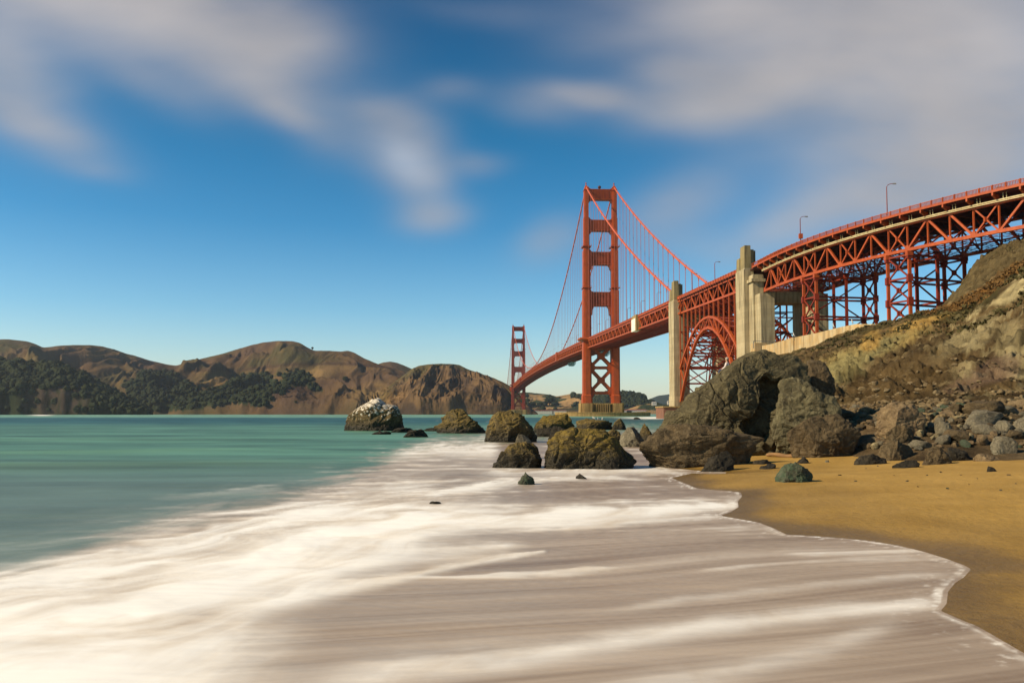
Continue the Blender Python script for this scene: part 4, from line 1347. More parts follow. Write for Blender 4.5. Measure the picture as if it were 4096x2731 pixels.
boulder('low_rock', 'low dark ledge running left from the foot of the brown sea rock', 'z5', [(1480, 897), (1530, 872), (1600, 866), (1700, 868), (1720, 900), (1600, 915)], (1590, 908), M['rk_dark'], 0.5, 6, 5.9)
boulder('sea_rock', 'tall pointed brown boulder in the surf in front of the far red tower', 'z6',
        [(1072, 446), (1070, 385), (1083, 330), (1112, 272), (1160, 238), (1205, 234), (1250, 230), (1310, 248), (1342, 272), (1372, 322), (1402, 370), (1432, 412), (1428, 445)],
        (1240, 452), M['rk_moss2'], 0.8, 7, 6.3, 1.1, BG, facets=9)
boulder('sea_rock', 'squat brown boulder in the surf touching the large mossy one on its left', 'z6',
        [(1124, 628), (1120, 550), (1158, 492), (1225, 460), (1285, 448), (1345, 445), (1405, 448), (1450, 480), (1460, 560), (1442, 618)],
        (1250, 628), M['rk_moss2'], 0.8, 7, 7.7, 1.1, BG, facets=10)
boulder('sea_rock', 'pointed grey slab leaning behind the squat brown boulder', 'z6', [(1270, 500), (1290, 440), (1312, 396), (1340, 398), (1385, 432), (1425, 460), (1460, 500)], (1350, 560), M['rk_grey'], 0.45, 6, 8.1, 0.8, BG)
boulder('sea_rock', 'largest rounded boulder in the surf, covered in yellow green algae', 'z6',
        [(1450, 642), (1440, 580), (1450, 520), (1475, 462), (1510, 425), (1570, 395), (1640, 360), (1700, 346), (1800, 350), (1900, 368), (1960, 398), (2012, 440), (2042, 490), (2070, 530), (2087, 565), (2082, 605)],
        (1700, 634), M['rk_moss'], 0.75, 8, 9.2, 1.1, BG, facets=8, soft=0.8)
boulder('sea_rock', 'flat topped yellow brown rock behind the largest mossy boulder', 'z6', [(1402, 345), (1430, 300), (1500, 280), (1570, 275), (1632, 257), (1670, 270), (1684, 350)], (1540, 375), M['rk_moss'], 0.8, 6, 10.4, 1.0, BG)
boulder('sea_rock', 'small dark rock wedged behind the left end of the largest mossy boulder', 'z6', [(1412, 400), (1422, 362), (1500, 352), (1545, 360), (1552, 400)], (1480, 415), M['rk_dark'], 0.8, 6, 11.4, 1.0, BG)
boulder('sea_rock', 'brown rock ridge in front of the tower pier', 'z6', [(1685, 350), (1702, 316), (1752, 322), (1790, 300), (1828, 290), (1880, 312), (1925, 330), (1935, 355)], (1800, 368), M['rk_moss2'], 0.6, 6, 12.5, 1.0, BG)
boulder('sea_rock', 'pointed brown rock right of the ridge in front of the tower pier', 'z6', [(1925, 352), (1940, 312), (1985, 291), (2012, 312), (2032, 352)], (1980, 368), M['rk_moss2'], 0.8, 6, 13.5, 1.0, BG)
boulder('sea_rock', 'upright grey block of rock right of the largest mossy boulder', 'z6', [(1962, 470), (1968, 392), (2002, 352), (2082, 344), (2130, 362), (2170, 420), (2178, 462), (2100, 482)], (2060, 484), M['rk_grey'], 0.8, 6, 14.2, 1.0, BG)
boulder('sea_rock', 'dark lumpy rock between the grey block and the great crag', 'z6', [(2100, 380), (2118, 330), (2160, 322), (2206, 324), (2230, 368), (2232, 432), (2180, 452), (2130, 450)], (2170, 462), M['rk_moss2'], 0.8, 6, 15.2, 1.0, BG)
boulder('low_rock', 'tiny dark rock awash beyond the surf, below the fender wall', 'a3', [(1415, 1382), (1440, 1355), (1480, 1346), (1520, 1355), (1538, 1382)], (1480, 1384), M['rk_dark'], 0.8, 5, 16.2, zbase=0)
boulder('low_rock', 'jagged dark green rock with foam round it in the wash', 'z6', [(1272, 738), (1300, 690), (1318, 665), (1345, 650), (1365, 668), (1400, 688), (1412, 712), (1380, 732)], (1330, 738), M['rk_jade'], 0.8, 6, 17.2, 1.3)
boulder('low_rock', 'small black stone poking out of the wash below the mossy boulder', 'z6', [(1678, 702), (1700, 675), (1722, 661), (1760, 668), (1782, 682), (1760, 698)], (1725, 700), M['rk_dark'], 0.8, 5, 18.2, 1.2)
boulder('low_rock', 'almost submerged dark stone alone in the white foam', 'z6', [(652, 868), (680, 852), (720, 843), (765, 848), (790, 862), (760, 872)], (715, 870), M['rk_dark'], 0.9, 5, 19.2, 0.8)

boulder('sea_rock', 'dark flat rock peeping out behind the top left of the largest mossy boulder', 'z6', [(1490, 440), (1505, 385), (1560, 350), (1610, 340), (1665, 345), (1690, 430)], (1590, 455), M['rk_dark'], 0.8, 6, 45.3, 1.0, BG)
boulder('sea_rock', 'brown rock tucked behind the right shoulder of the largest mossy boulder', 'z6', [(1840, 440), (1852, 385), (1890, 362), (1935, 362), (1985, 395), (2005, 450)], (1930, 468), M['rk_moss2'], 0.8, 6, 46.3, 1.0, BG)
boulder('sea_rock', 'low brown rock between the tall pointed boulder and the flat topped one', 'z6', [(1400, 380), (1408, 345), (1440, 325), (1480, 335), (1500, 375)], (1450, 392), M['rk_moss2'], 0.8, 6, 47.3, 1.0, BG)

# the great crag and its neighbours
crag, CRP = boulder('crag', 'great grey green crag, tallest rock on the beach, with a person on its shoulder', 'z7',
        [(296, 1080), (288, 960), (310, 880), (348, 800), (388, 752), (445, 757), (500, 720), (545, 655), (600, 590), (650, 545), (720, 500), (790, 460), (838, 425), (880, 375), (930, 340), (980, 308), (1040, 270), (1100, 238),
         (1160, 220), (1240, 214), (1340, 220), (1400, 242), (1500, 252), (1560, 290), (1620, 380), (1640, 520), (1600, 660), (1480, 800), (1400, 1000), (1300, 1120)],
        (900, 1180), M['rk_green'], 0.62, 8, 20.3, 0.95, None, cat='crag', centre=(1000, 860), facets=9, soft=0.8,
        carve=[([(1215, 470), (1400, 470), (1440, 640), (1330, 780), (1330, 1060), (1230, 1030), (1100, 985), (1060, 930), (1180, 800), (1235, 640)], 1.0)])
boulder('crag_shoulder', 'dark rounded rock mass joining the right rear of the great crag', 'z7', [(1560, 560), (1555, 400), (1590, 322), (1660, 308), (1740, 308), (1785, 350), (1820, 420), (1852, 470), (1850, 540), (1812, 608), (1700, 660)],
        (1700, 1060), M['rk_brown'], 1.3, 7, 21.4, 0.8, None, D=49.0, cat='boulder', zbase=3.3, facets=9)
boulder('boulder', 'grey green boulder propped against the right side of the great crag', 'z7',
        [(1320, 1000), (1310, 900), (1295, 780), (1318, 722), (1400, 645), (1425, 560), (1402, 498), (1450, 482), (1515, 463), (1600, 492), (1700, 560), (1810, 622), (1870, 662), (1922, 730), (1902, 782), (1880, 840), (1740, 900), (1560, 960), (1450, 1020), (1380, 1030)],
        (1400, 1110), M['rk_greylit'], 0.62, 7, 22.5, 1.1, None, D=43.2, centre=(1580, 800), facets=16)
boulder('boulder', 'brown angular boulder on the sand under the propped grey green one', 'z7',
        [(1455, 1145), (1470, 1040), (1545, 935), (1600, 850), (1662, 789), (1740, 800), (1832, 800), (1900, 850), (1992, 925), (2062, 1010), (2095, 1060), (2120, 1110), (1980, 1160), (1700, 1170)],
        (1750, 1168), M['rk_brown'], 0.55, 7, 23.5, 1.0, D=42.0)
boulder('boulder', 'long low brown boulder at the seaward foot of the great crag', 'z7',
        [(115, 1252), (150, 1182), (218, 1142), (240, 1082), (300, 1050), (380, 1030), (480, 935), (560, 895), (640, 880), (760, 888), (900, 920), (1050, 958), (1150, 978), (1202, 1002), (1228, 1080), (1222, 1180), (1150, 1240)],
        (600, 1276), M['rk_brown'], 0.45, 8, 24.5, 1.05, centre=(650, 1120))
boulder('boulder', 'tilted black slab leaning on the long low boulder at the edge of the sand', 'z7', [(650, 1300), (700, 1245), (820, 1182), (905, 1124), (952, 1140), (985, 1250), (960, 1290), (800, 1315)], (820, 1314), M['rk_dark'], 0.5, 6, 25.5, 1.0)
boulder('boulder', 'green weathered boulder alone on the open sand', 'z7', [(1352, 1410), (1344, 1300), (1362, 1248), (1410, 1220), (1470, 1222), (1545, 1240), (1612, 1282), (1660, 1322), (1692, 1352), (1600, 1378), (1450, 1402), (1400, 1420)],
        (1420, 1414), M['rk_jade'], 0.7, 7, 26.5, 1.0)
boulder('boulder', 'small brown rock under the overhang right of the great crag', 'z7', [(1215, 1110), (1222, 1040), (1290, 1012), (1342, 1008), (1390, 1060), (1392, 1130), (1250, 1132)], (1300, 1132), M['rk_brown'], 0.8, 6, 27.5)
boulder('beach_rock', 'small dark rock on the sand just left of the green boulder', 'z7', [(1200, 1290), (1225, 1265), (1290, 1248), (1340, 1238), (1358, 1268), (1300, 1288)], (1270, 1292), M['rk_dark'], 0.9, 6, 28.5)
boulder('beach_rock', 'dark flat rock on the sand behind the green boulder', 'z7', [(1530, 1240), (1560, 1210), (1600, 1180), (1645, 1195), (1670, 1225), (1640, 1240)], (1600, 1241), M['rk_dark'], 0.9, 6, 29.5)
boulder('beach_rock', 'pair of low dark lumps at the shadowed foot of the great crag', 'z7', [(1130, 1250), (1160, 1222), (1210, 1212), (1290, 1202), (1335, 1222), (1330, 1246), (1240, 1250)], (1230, 1250), M['rk_dark'], 0.8, 6, 30.5)
boulder('pebble', 'single small grey pebble on the sand right of the green boulder', 'z7', [(1788, 1228), (1795, 1214), (1815, 1207), (1833, 1215), (1835, 1228)], (1812, 1230), M['rk_grey'], 0.9, 4, 31.5, cat='stone')
boulder('boulder', 'large square shouldered brown boulder rising out of the rubble', 'z8',
        [(455, 1165), (462, 1100), (475, 1032), (540, 985), (605, 978), (690, 1012), (740, 1058), (742, 1120), (700, 1160), (600, 1180)], (580, 1200), M['rk_warm'], 0.9, 7, 32.5, 1.0, facets=14)
boulder('boulder', 'dark triangular rock leaning on the front of the square shouldered boulder', 'z8', [(505, 1215), (540, 1150), (570, 1120), (640, 1150), (662, 1200), (640, 1225)], (590, 1230), M['rk_brown'], 0.7, 6, 33.5)
boulder('boulder', 'light green lichen covered rock on the slope behind the propped boulder', 'z8', [(225, 965), (232, 920), (265, 905), (310, 905), (335, 940), (330, 985), (280, 1000)], (280, 1005), M['rk_jade'], 0.9, 6, 34.5)
boulder('beach_rock', 'dark low rock furthest left of the row on the upper sand', 'z8', [(315, 1356), (350, 1325), (395, 1300), (430, 1288), (480, 1290), (512, 1320), (505, 1345), (400, 1356)], (410, 1357), M['rk_dark'], 0.8, 6, 35.5)
boulder('beach_rock', 'flat dark rock in front of the row on the upper sand', 'z8', [(548, 1376), (590, 1350), (640, 1330), (690, 1328), (712, 1355), (700, 1376)], (630, 1377), M['rk_dark'], 0.8, 6, 36.5)
boulder('beach_rock', 'brown rock in the second rank behind the flat dark one', 'z8', [(448, 1300), (460, 1230), (520, 1210), (600, 1215), (660, 1240), (690, 1290), (650, 1320), (520, 1320)], (560, 1322), M['rk_brown'], 0.7, 6, 37.5)
boulder('beach_rock', 'jagged brown rock with a wavy crest in the middle of the upper sand', 'z8', [(705, 1345), (720, 1290), (765, 1240), (820, 1242), (860, 1275), (892, 1330), (905, 1352), (800, 1358)], (800, 1357), M['rk_brown'], 0.8, 6, 38.5, 1.2)
boulder('beach_rock', 'long dark rock right of the jagged brown one', 'z8', [(862, 1322), (880, 1270), (950, 1252), (1010, 1270), (1042, 1300), (1000, 1322), (920, 1332)], (950, 1330), M['rk_dark'], 0.7, 6, 39.5)
boulder('beach_rock', 'smooth flat grey rock furthest right of the row on the upper sand', 'z8', [(1035, 1335), (1045, 1300), (1110, 1288), (1170, 1290), (1192, 1305), (1150, 1325)], (1100, 1336), M['rk_warm'], 0.8, 6, 40.5)
boulder('beach_rock', 'small dark stone alone on the open sand at the right', 'z8', [(1108, 1396), (1130, 1374), (1160, 1364), (1180, 1378), (1150, 1398)], (1140, 1398), M['rk_dark'], 0.8, 5, 41.5)
boulder('boulder', 'large grey rock at the right end of the rubble, cut by the frame edge', 'z8', [(1255, 1120), (1262, 1060), (1310, 1045), (1380, 1040), (1420, 1080), (1430, 1140)], (1330, 1165), M['rk_grey'], 0.8, 6, 42.5)
boulder('boulder', 'smooth rounded grey boulder low in the rubble at right', 'z8', [(1140, 1270), (1140, 1215), (1185, 1185), (1250, 1190), (1290, 1225), (1290, 1262), (1220, 1282)], (1210, 1283), M['rk_grey'], 0.8, 6, 43.5, 0.8)
boulder('boulder', 'pale yellow stone standing out highest in the rubble', 'z8', [(962, 1004), (975, 972), (1015, 955), (1050, 962), (1062, 985), (1020, 1008)], (1010, 1010), M['rk_pale'], 0.9, 5, 44.5)

# rubble at the foot of the cliff: every stone an object of its own
STONE_MATS = ['rk_grey', 'rk_warm', 'rk_brown', 'rk_grey', 'rk_pale', 'rk_jade']
protos = []
for k in range(12):
    V, F = ico(4)
    rs = np.random.default_rng(k + 50)
    P = V * np.array([1.0, rs.uniform(0.7, 0.95), rs.uniform(0.5, 0.8)])
    P, cav = rock_relief(P, 1.0, 60 + k * 1.3, 1.3, 16, 1.0, 0.80)
    protos.append((P, F, cav))
stone_meshes = []
for k in range(12):
    P, F, cav = protos[k]
    mat = M[['rk_grey', 'rk_warm', 'rk_grey', 'rk_brown', 'rk_pale', 'rk_grey', 'rk_warm', 'rk_jade', 'rk_brown', 'rk_brown', 'rk_grey', 'rk_warm'][k]]
    o_ = np_mesh('stone', P, F, mat, {'cavity_shade': cav})
    stone_meshes.append(o_.data); bpy.data.objects.remove(o_)
TALUS = [(1905, 975), (1950, 940), (1985, 935), (2030, 950), (2100, 940), (2160, 935), (2240, 930), (2330, 938), (2420, 940), (2420, 1035), (2330, 1030), (2240, 1022), (2160, 1028), (2080, 1040), (2000, 1035), (1960, 1020), (1925, 1005)]
placed = 0; tries = 0; taken = []
LABS = {'rk_grey': 'grey stone among the rubble at the foot of the cliff', 'rk_warm': 'warm brown stone among the rubble at the foot of the cliff', 'rk_brown': 'dark brown stone among the rubble at the foot of the cliff',
        'rk_pale': 'pale tan stone among the rubble at the foot of the cliff', 'rk_jade': 'greenish stone among the rubble at the foot of the cliff'}
MATOF = ['rk_grey', 'rk_warm', 'rk_grey', 'rk_brown', 'rk_pale', 'rk_grey', 'rk_warm', 'rk_jade', 'rk_brown', 'rk_brown', 'rk_grey', 'rk_warm']
cu_ = CUu; cv_ = CVv
mk = (CK < 1.35) & (CK > 0.15) & poly_mask(CUu, CVv, TALUS)
cand = np.argwhere(mk)
while placed < 290 and tries < 9000 and len(cand):
    tries += 1
    k = cand[random.randrange(len(cand))]
    p = CP[tuple(k)]
    r = random.choice([0.2, 0.26, 0.34, 0.45, 0.6, 0.8, 1.0]) * random.uniform(0.8, 1.2)
    if placed > 60: r = min(r, random.choice([0.5, 0.34, 0.24]))
    i = random.randrange(12)
    if MATOF[i] in ('rk_pale', 'rk_jade'): r = min(r, 0.36)
    if any((p[0] - q[0]) ** 2 + ((p[1] - q[1])) ** 2 < ((r + q[2]) * 0.62) ** 2 for q in taken): continue
    taken.append((p[0], p[1], r))
    ob = bpy.data.objects.new('stone', stone_meshes[i]); COL.objects.link(ob)
    gz0 = max(p[2], float(ground_h(np.array([p[0]]), np.array([p[1]]))[0]))
    ob.location = (p[0], p[1], gz0 + r * 0.22)
    ob.rotation_euler = (random.uniform(-.4, .4), random.uniform(-.4, .4), random.uniform(0, 6.3))
    ob.scale = (r * random.uniform(1.0, 1.35), r * random.uniform(0.7, 1.0), r * random.uniform(0.75, 1.15))
    tag(ob, LABS[MATOF[i]], 'stone', 'loose stones at the foot of the cliff, ' + MATOF[i].replace('rk_', '').replace('jade', 'greenish').replace('warm', 'warm brown').replace('brown', 'brown'))
    placed += 1

# loose scree lying over the whole lower slope
def build_scree():
    m_ = (CK > 0.7) & (CK < 4.7) & (CUu > 1800) & (CUu < 2600)
    idx = np.argwhere(m_); wgt = np.exp(-(CK[m_] - 1.0) * 1.25); wgt /= wgt.sum()
    ch = idx[RNG.choice(len(idx), 1500, replace=False, p=wgt)]
    V0_, F0_ = ico(2)
    Vs = []; Fs = []; o = 0
    for k in ch:
        p = CP[tuple(k)]; r = 0.05 + 0.20 * RNG.random() ** 2.4 + 0.0012 * p[1]
        W = V0_.copy()
        for q in range(6):
            n = RNG.normal(size=3); n /= np.linalg.norm(n); d = W @ n; W = W - np.maximum(d - RNG.uniform(0.45, 0.8), 0)[:, None] * n
        a = RNG.uniform(0, 6.3); R = np.array([[math.cos(a), -math.sin(a), 0], [math.sin(a), math.cos(a), 0], [0, 0, 1]])
        Vs.append(p + (W * np.array([1.2, 0.9, 0.75]) * r) @ R.T + np.array([0, 0, r * 0.25])); Fs.append(F0_ + o); o += len(V0_)
    ob = np_mesh('scree', np.vstack(Vs), np.vstack(Fs), M['rk_scree'], {'cavity_shade': np.zeros(o)}, smooth_=False)
    tag(ob, 'small broken stones scattered over the lower cliff slope', 'scree', kind='stuff')


M['rk_scree'] = rock_material('scree_stone', (0.22, 0.155, 0.075), (0.12, 0.082, 0.042), (0.36, 0.28, 0.15), wet=0.0, sc=0.25)
build_scree()

# small stones added to stand for the dark shadows of dents in the sand
for k, (x, y) in enumerate([(395, 1378), (465, 1366), (640, 1455), (705, 1488), (842, 1402), (560, 1420), (960, 1418), (1250, 1420), (1060, 1440), (235, 1420), (1290, 1470), (880, 1500), (330, 1455), (760, 1420), (1200, 1510), (1010, 1475)]):
    p = on_ground(*px('z8', x, y)); r = 0.035 + 0.03 * ((k * 7) % 5) / 4
    ob = bpy.data.objects.new('pebble', stone_meshes[(k * 5) % 12]); COL.objects.link(ob)
    ob.location = (p[0], p[1], p[2] + r * 0.2); ob.scale = (r * 1.3, r, r * 0.8); ob.rotation_euler = (0.2, 0.1, k * 1.7)
    tag(ob, 'tiny pebble added to stand for the shadow of a dent in the sand', 'stone', 'added pebbles standing for dent shadows in the sand')

# driftwood log
mb = MB()
a = on_ground(*px('z7', 1270, 1180)); b_ = on_ground(*px('z7', 1650, 1186))
pts = [a + (b_ - a) * t + np.array([0, 0.12 * math.sin(t * 5), 0.10 + 0.04 * math.sin(t * 9)]) for t in np.linspace(0, 1, 14)]
mb.tube(pts, [0.06 + 0.05 * math.sin(math.pi * min(1, t + 0.15)) + 0.012 * math.sin(t * 23) for t in np.linspace(0, 1, 14)], 9)
mb.tube([pts[9], pts[9] + np.array([0.3, -0.1, 0.16])], [0.035, 0.015], 6)
tag(mb.build('driftwood_log', paint_mat('bleached_wood', (0.30, 0.17, 0.07), (0.18, 0.10, 0.045), 0.85, 3.0), smooth_=True), 'bleached driftwood log lying on the sand between the boulders', 'log')

# =================================================================== THE BRIDGE
T1 = np.array([85.7, 795.0]); SV = np.array([0.0546, -0.9985]); EV = np.array([0.9985, 0.0546])
ORG = (85.7, 795.0, 0.0)


def B(s, t, z):
    p = T1 + SV * s + EV * t
    return np.array([p[0], p[1], z])


def zr(s):
    """top of the railing along the straight part"""
    if s > 0: return 74.8 - 0.0245 * s
    if s > -1276: return 82.6 - 7.8 * ((s + 638) / 638.0) ** 2
    return 74.8 - 0.0245 * (-1276 - s)


UPV = np.array([0, 0, 1.0])
bridge = empty('suspension_bridge', ORG)
tag(bridge, 'long red suspension bridge with two tall towers, steel arch, concrete pylons and curving viaduct', 'bridge')


def bb(mb, a, b, w_, h_): mb.beam(a, b, w_, h_)


def box_st(mb, s0, s1, t0, t1, z0, z1):
    mb.hexa([B(s0, t0, z0), B(s1, t0, z0), B(s1, t1, z0), B(s0, t1, z0), B(s0, t0, z1), B(s1, t0, z1), B(s1, t1, z1), B(s0, t1, z1)])


# ---- towers
def cruciform(s0, t0, w_, l_, z0, z1, mb, taper=0.985):
    prof = [(0.5, 0.30), (0.42, 0.30), (0.42, 0.40), (0.30, 0.40), (0.30, 0.5)]  # (t frac, s frac) quadrant steps
    q = []
    quad = [(0.5, 0.0), (0.5, 0.32), (0.41, 0.32), (0.41, 0.42), (0.30, 0.42), (0.30, 0.5), (0.0, 0.5)]
    ring = []
    ring += [(a, b) for a, b in quad]
    ring += [(-a, b) for a, b in reversed(quad[:-1])]
    ring += [(-a, -b) for a, b in quad[1:]]
    ring += [(a, -b) for a, b in reversed(quad[1:-1])]
    n = len(ring)
    vs = [B(s0 + b * l_, t0 + a * w_, z0) for a, b in ring] + [B(s0 + b * l_ * taper, t0 + a * w_ * taper, z1) for a, b in ring]
    fs = [tuple(range(n))[::-1], tuple(range(n, 2 * n))] + [(i, (i + 1) % n, n + (i + 1) % n, n + i) for i in range(n)]
    mb.add(vs, fs)


def prism_tz(mb, poly, s0, s1):
    n = len(poly)
    vs = [B(s0, t, z) for t, z in poly] + [B(s1, t, z) for t, z in poly]
    mb.add(vs, [tuple(range(n)), tuple(range(n, 2 * n))[::-1]] + [(i, (i + 1) % n, n + (i + 1) % n, n + i) for i in range(n)])


def build_tower(sc, mat, fender=True):
    body = MB()
    # portal struts with haunches
    struts = [(209.5, 220.2, 11.6, 9.2, 3.0, 5.4), (179.0, 190.0, 11.0, 8.2, 3.5, 6.2), (146.0, 158.6, 10.4, 7.4, 6.5, 7.0), (106.0, 119.6, 10.1, 6.8, 14.0, 7.6)]
    strut_mbs = []
    xbody = body
    for zb, zt, tin, tc, hh, th in struts:
        body = MB(); strut_mbs.append(body)
        ti = tin + 1.2
        lo = [(-ti, zb - hh), (-tin, zb - hh), (-tin + 0.5, zb - hh * 0.62), (-tin + (tin - tc) * 0.45, zb - hh * 0.62), (-tin + (tin - tc) * 0.55, zb - hh * 0.25), (-tc - 0.5, zb - hh * 0.10), (-tc + 0.4, zb)]
        up_ = [(ti, zt + 2.2), (tin, zt + 2.2), (tin - 0.7, zt + 0.9), (tin - 2.4, zt)]
        poly = lo + [(-a, b) for a, b in reversed(lo)] + up_ + [(-a, b) for a, b in reversed(up_)]
        prism_tz(body, poly, sc - th / 2, sc + th / 2)
        for k in range(-5, 6):
            for sg in (-1, 1):
                box_st(body, sc + sg * th / 2, sc + sg * (th / 2 + 0.5), k * 1.5 - 0.28, k * 1.5 + 0.28, zb + 1.6, zt - 1.4)
        for zq in (zb + 0.9, zt - 0.5):
            for sg in (-1, 1):
                box_st(body, sc + sg * th / 2, sc + sg * (th / 2 + 0.4), -10.0, 10.0, zq - 0.35, zq + 0.35)
    body = xbody
    # struts and crosses under the deck
    for z0_, z1_ in ((45.2, 47.9), (21.0, 23.8), (64.0, 67.0)):
        box_st(body, sc - 3.5, sc + 3.5, -11.0, 11.0, z0_, z1_)
    for zc, hgt in ((34.5, 11.2), (57.6, 10.5)):
        for sg in (-1, 1):
            for off in (-3.2, 3.2):
                body.beam(B(sc + off, -10.6, zc - sg * hgt), B(sc + off, 10.6, zc + sg * hgt), 1.2, 2.7)
        prism_tz(body, [(-3.2, zc - 1.7), (-1.4, zc - 3.0), (1.4, zc - 3.0), (3.2, zc - 1.7), (3.2, zc + 1.7), (1.4, zc + 3.0), (-1.4, zc + 3.0), (-3.2, zc + 1.7)], sc - 3.9, sc + 3.9)
        for sx in (-1, 1):
            for sz in (-1, 1):
                zc2 = zc + sz * (hgt + 0.6)
                prism_tz(body, [(sx * 10.6, zc2 - sz * 6.0), (sx * 9.7, zc2 - sz * 6.0), (sx * 5.8, zc2 - sz * 1.2), (sx * 5.8, zc2), (sx * 10.6, zc2)], sc - 3.7, sc + 3.7)
    prism_tz(body, [(-10.6, 21.0), (-7.0, 21.0), (-9.6, 16.0), (-10.6, 16.0)], sc - 3, sc + 3)
    prism_tz(body, [(10.6, 21.0), (7.0, 21.0), (9.6, 16.0), (10.6, 16.0)], sc - 3, sc + 3)
    tw = body.build('tower', mat, bridge, ORG)
    for q_ in strut_mbs: q_.build('portal_strut', mat, tw, ORG)
    for sg in (-1, 1):
        t0 = 13.7 * sg
        leg = MB()
        for z0_, z1_, w_, l_ in [(20.5, 72, 7.9, 15.0), (72, 121, 7.5, 13.6), (121, 160, 6.7, 12.0), (160, 192, 5.6, 10.0), (192, 219, 4.4, 8.4)]:
            cruciform(sc, t0, w_, l_, z0_, z1_, leg)
            if z0_ > 30:
                box_st(leg, sc - l_ * 0.53, sc + l_ * 0.53, t0 - w_ * 0.36, t0 + w_ * 0.36, z0_ - 0.9, z0_ + 0.25)
        cruciform(sc, t0, 9.4, 17.0, 12.5, 19.6, leg, 0.99)
        cruciform(sc, t0, 9.2, 16.8, 19.6, 21.2, leg, 0.86)
        for zq in (163.6, 123.4):
            box_st(leg, sc - 7.2, sc + 7.2, t0 - 4.3, t0 + 4.3, zq - 0.25, zq + 0.15)
            for a_, b_ in (((-7.2, -4.3), (7.2, -4.3)), ((7.2, -4.3), (7.2, 4.3)), ((7.2, 4.3), (-7.2, 4.3)), ((-7.2, 4.3), (-7.2, -4.3))):
                leg.beam(B(sc + a_[0], t0 + a_[1], zq + 1.2), B(sc + b_[0], t0 + b_[1], zq + 1.2), 0.15, 0.15)
        leg.build('leg', mat, tw, ORG)
        sad = MB()
        c = [(-4.6, -2.6), (4.6, -2.6), (4.6, 2.6), (-4.6, 2.6)]
        vs = [B(sc + a, t0 + b, 218.9) for a, b in c] + [B(sc + a * 0.85, t0 + b * 0.8, 220.0) for a, b in c] + [B(sc + a * 0.35, t0 + b * 0.35, 223.8) for a, b in c]
        sad.add(vs, [(3, 2, 1, 0), (0, 1, 5, 4), (1, 2, 6, 5), (2, 3, 7, 6), (3, 0, 4, 7), (4, 5, 9, 8), (5, 6, 10, 9), (6, 7, 11, 10), (7, 4, 8, 11), (8, 9, 10, 11)])
        sad.tube([B(sc, t0, 223), B(sc, t0, 225.6), B(sc, t0, 226.0), B(sc, t0, 227.0)], [0.5, 0.45, 0.75, 0.4], 8)
        sad.build('saddle_housing', mat, tw, ORG)
    # walkway platform round the west leg at deck level
    pf = MB(); zd = zr(sc)
    for sg in (-1, 1):
        pf.hexa([B(sc - 8.5, sg * 14, zd - 3.6), B(sc + 8.5, sg * 14, zd - 3.6), B(sc + 8.5, sg * 15.5, zd - 3.6), B(sc - 8.5, sg * 15.5, zd - 3.6), B(sc - 11, sg * 13.5, zd - 1.2), B(sc + 11, sg * 13.5, zd - 1.2), B(sc + 9, sg * 21.5, zd - 1.2), B(sc - 9, sg * 21.5, zd - 1.2)])
        for a_, b_ in (((-11, 14), (-9, 21.4)), ((-9, 21.4), (9, 21.4)), ((9, 21.4), (11, 14))):
            pf.beam(B(sc + a_[0], sg * a_[1], zd - 0.5), B(sc + b_[0], sg * b_[1], zd - 0.5), 0.15, 1.5)
    pf.build('walkway_platform', mat, tw, ORG)
    pier = MB()
    for sg in (-1, 1):
        cruciform(sc, 14.2 * sg, 13.6, 25.0, -4, 12.5, pier, 0.965)
    box_st(pier, sc - 9.0, sc + 9.0, -8, 8, -4, 12.2)
    for k in range(-3, 4):
        for sg in (-1, 1):
            box_st(pier, sc + sg * 9.0, sc + sg * 11.2, k * 2.05 - 0.45, k * 2.05 + 0.45, -4, 11.3)
    for sg in (-1, 1):
        box_st(pier, sc + sg * 9.0, sc + sg * 11.0, -8, 8, 11.3, 12.4)
    pier.build('pier', M['pier'], tw, ORG)
    if fender:
        fd = MB(); n = 96; A_, B_, th = 46.0, 25.0, 8.0
        rings = []
        for zz_, off in ((-5, 0), (3.9, 0), (3.9, -th), (-5, -th)):
            rings.append([B(sc + (B_ + off) * math.sin(2 * math.pi * k / n), 1.5 + (A_ + off) * math.cos(2 * math.pi * k / n), zz_) for k in range(n)])
        vs = [p for r_ in rings for p in r_]
        fs = [(r_ * n + k, r_ * n + (k + 1) % n, ((r_ + 1) % 4) * n + (k + 1) % n, ((r_ + 1) % 4) * n + k) for r_ in range(4) for k in range(n)]
        fd.add(vs, fs)
        for k in range(n):
            a0 = 2 * math.pi * k / n
            fd.beam(B(sc + (B_ + .1) * math.sin(a0), 1.5 + (A_ + .1) * math.cos(a0), 3.2), B(sc + (B_ + .1) * math.sin(a0 + 2 * math.pi / n), 1.5 + (A_ + .1) * math.cos(a0 + 2 * math.pi / n), 3.2), 0.5, 0.35)
        fd.build('fender_wall', M['pier'], tw, ORG)
    return tw


tw1 = build_tower(0.0, M['red'], True)
bc = MB()
cc_ = B(2, -0.8, 222.0)
for i in range(7):
    pass
V_, F_ = ico(3)
bc.add([cc_ + v * 1.6 for v in V_], [tuple(f) for f in F_])
bc.tube([B(2, -0.8, 219), B(2, -0.8, 221)], 0.5, 6)
bc.build('beacon', M['deckdark'], tw1, ORG)
tw2 = build_tower(-1276.0, M['redfar'], False)


# ---- main cables and hangers
def cable_z(s):
    if s >= 0: return 223.0 - 0.55 * s + 0.000276 * s * s
    if s >= -1276: return 83.8 + 139.2 * ((s + 638) / 638.0) ** 2
    q = -1276 - s
    return 223.0 - 0.55 * q + 0.000276 * q * q


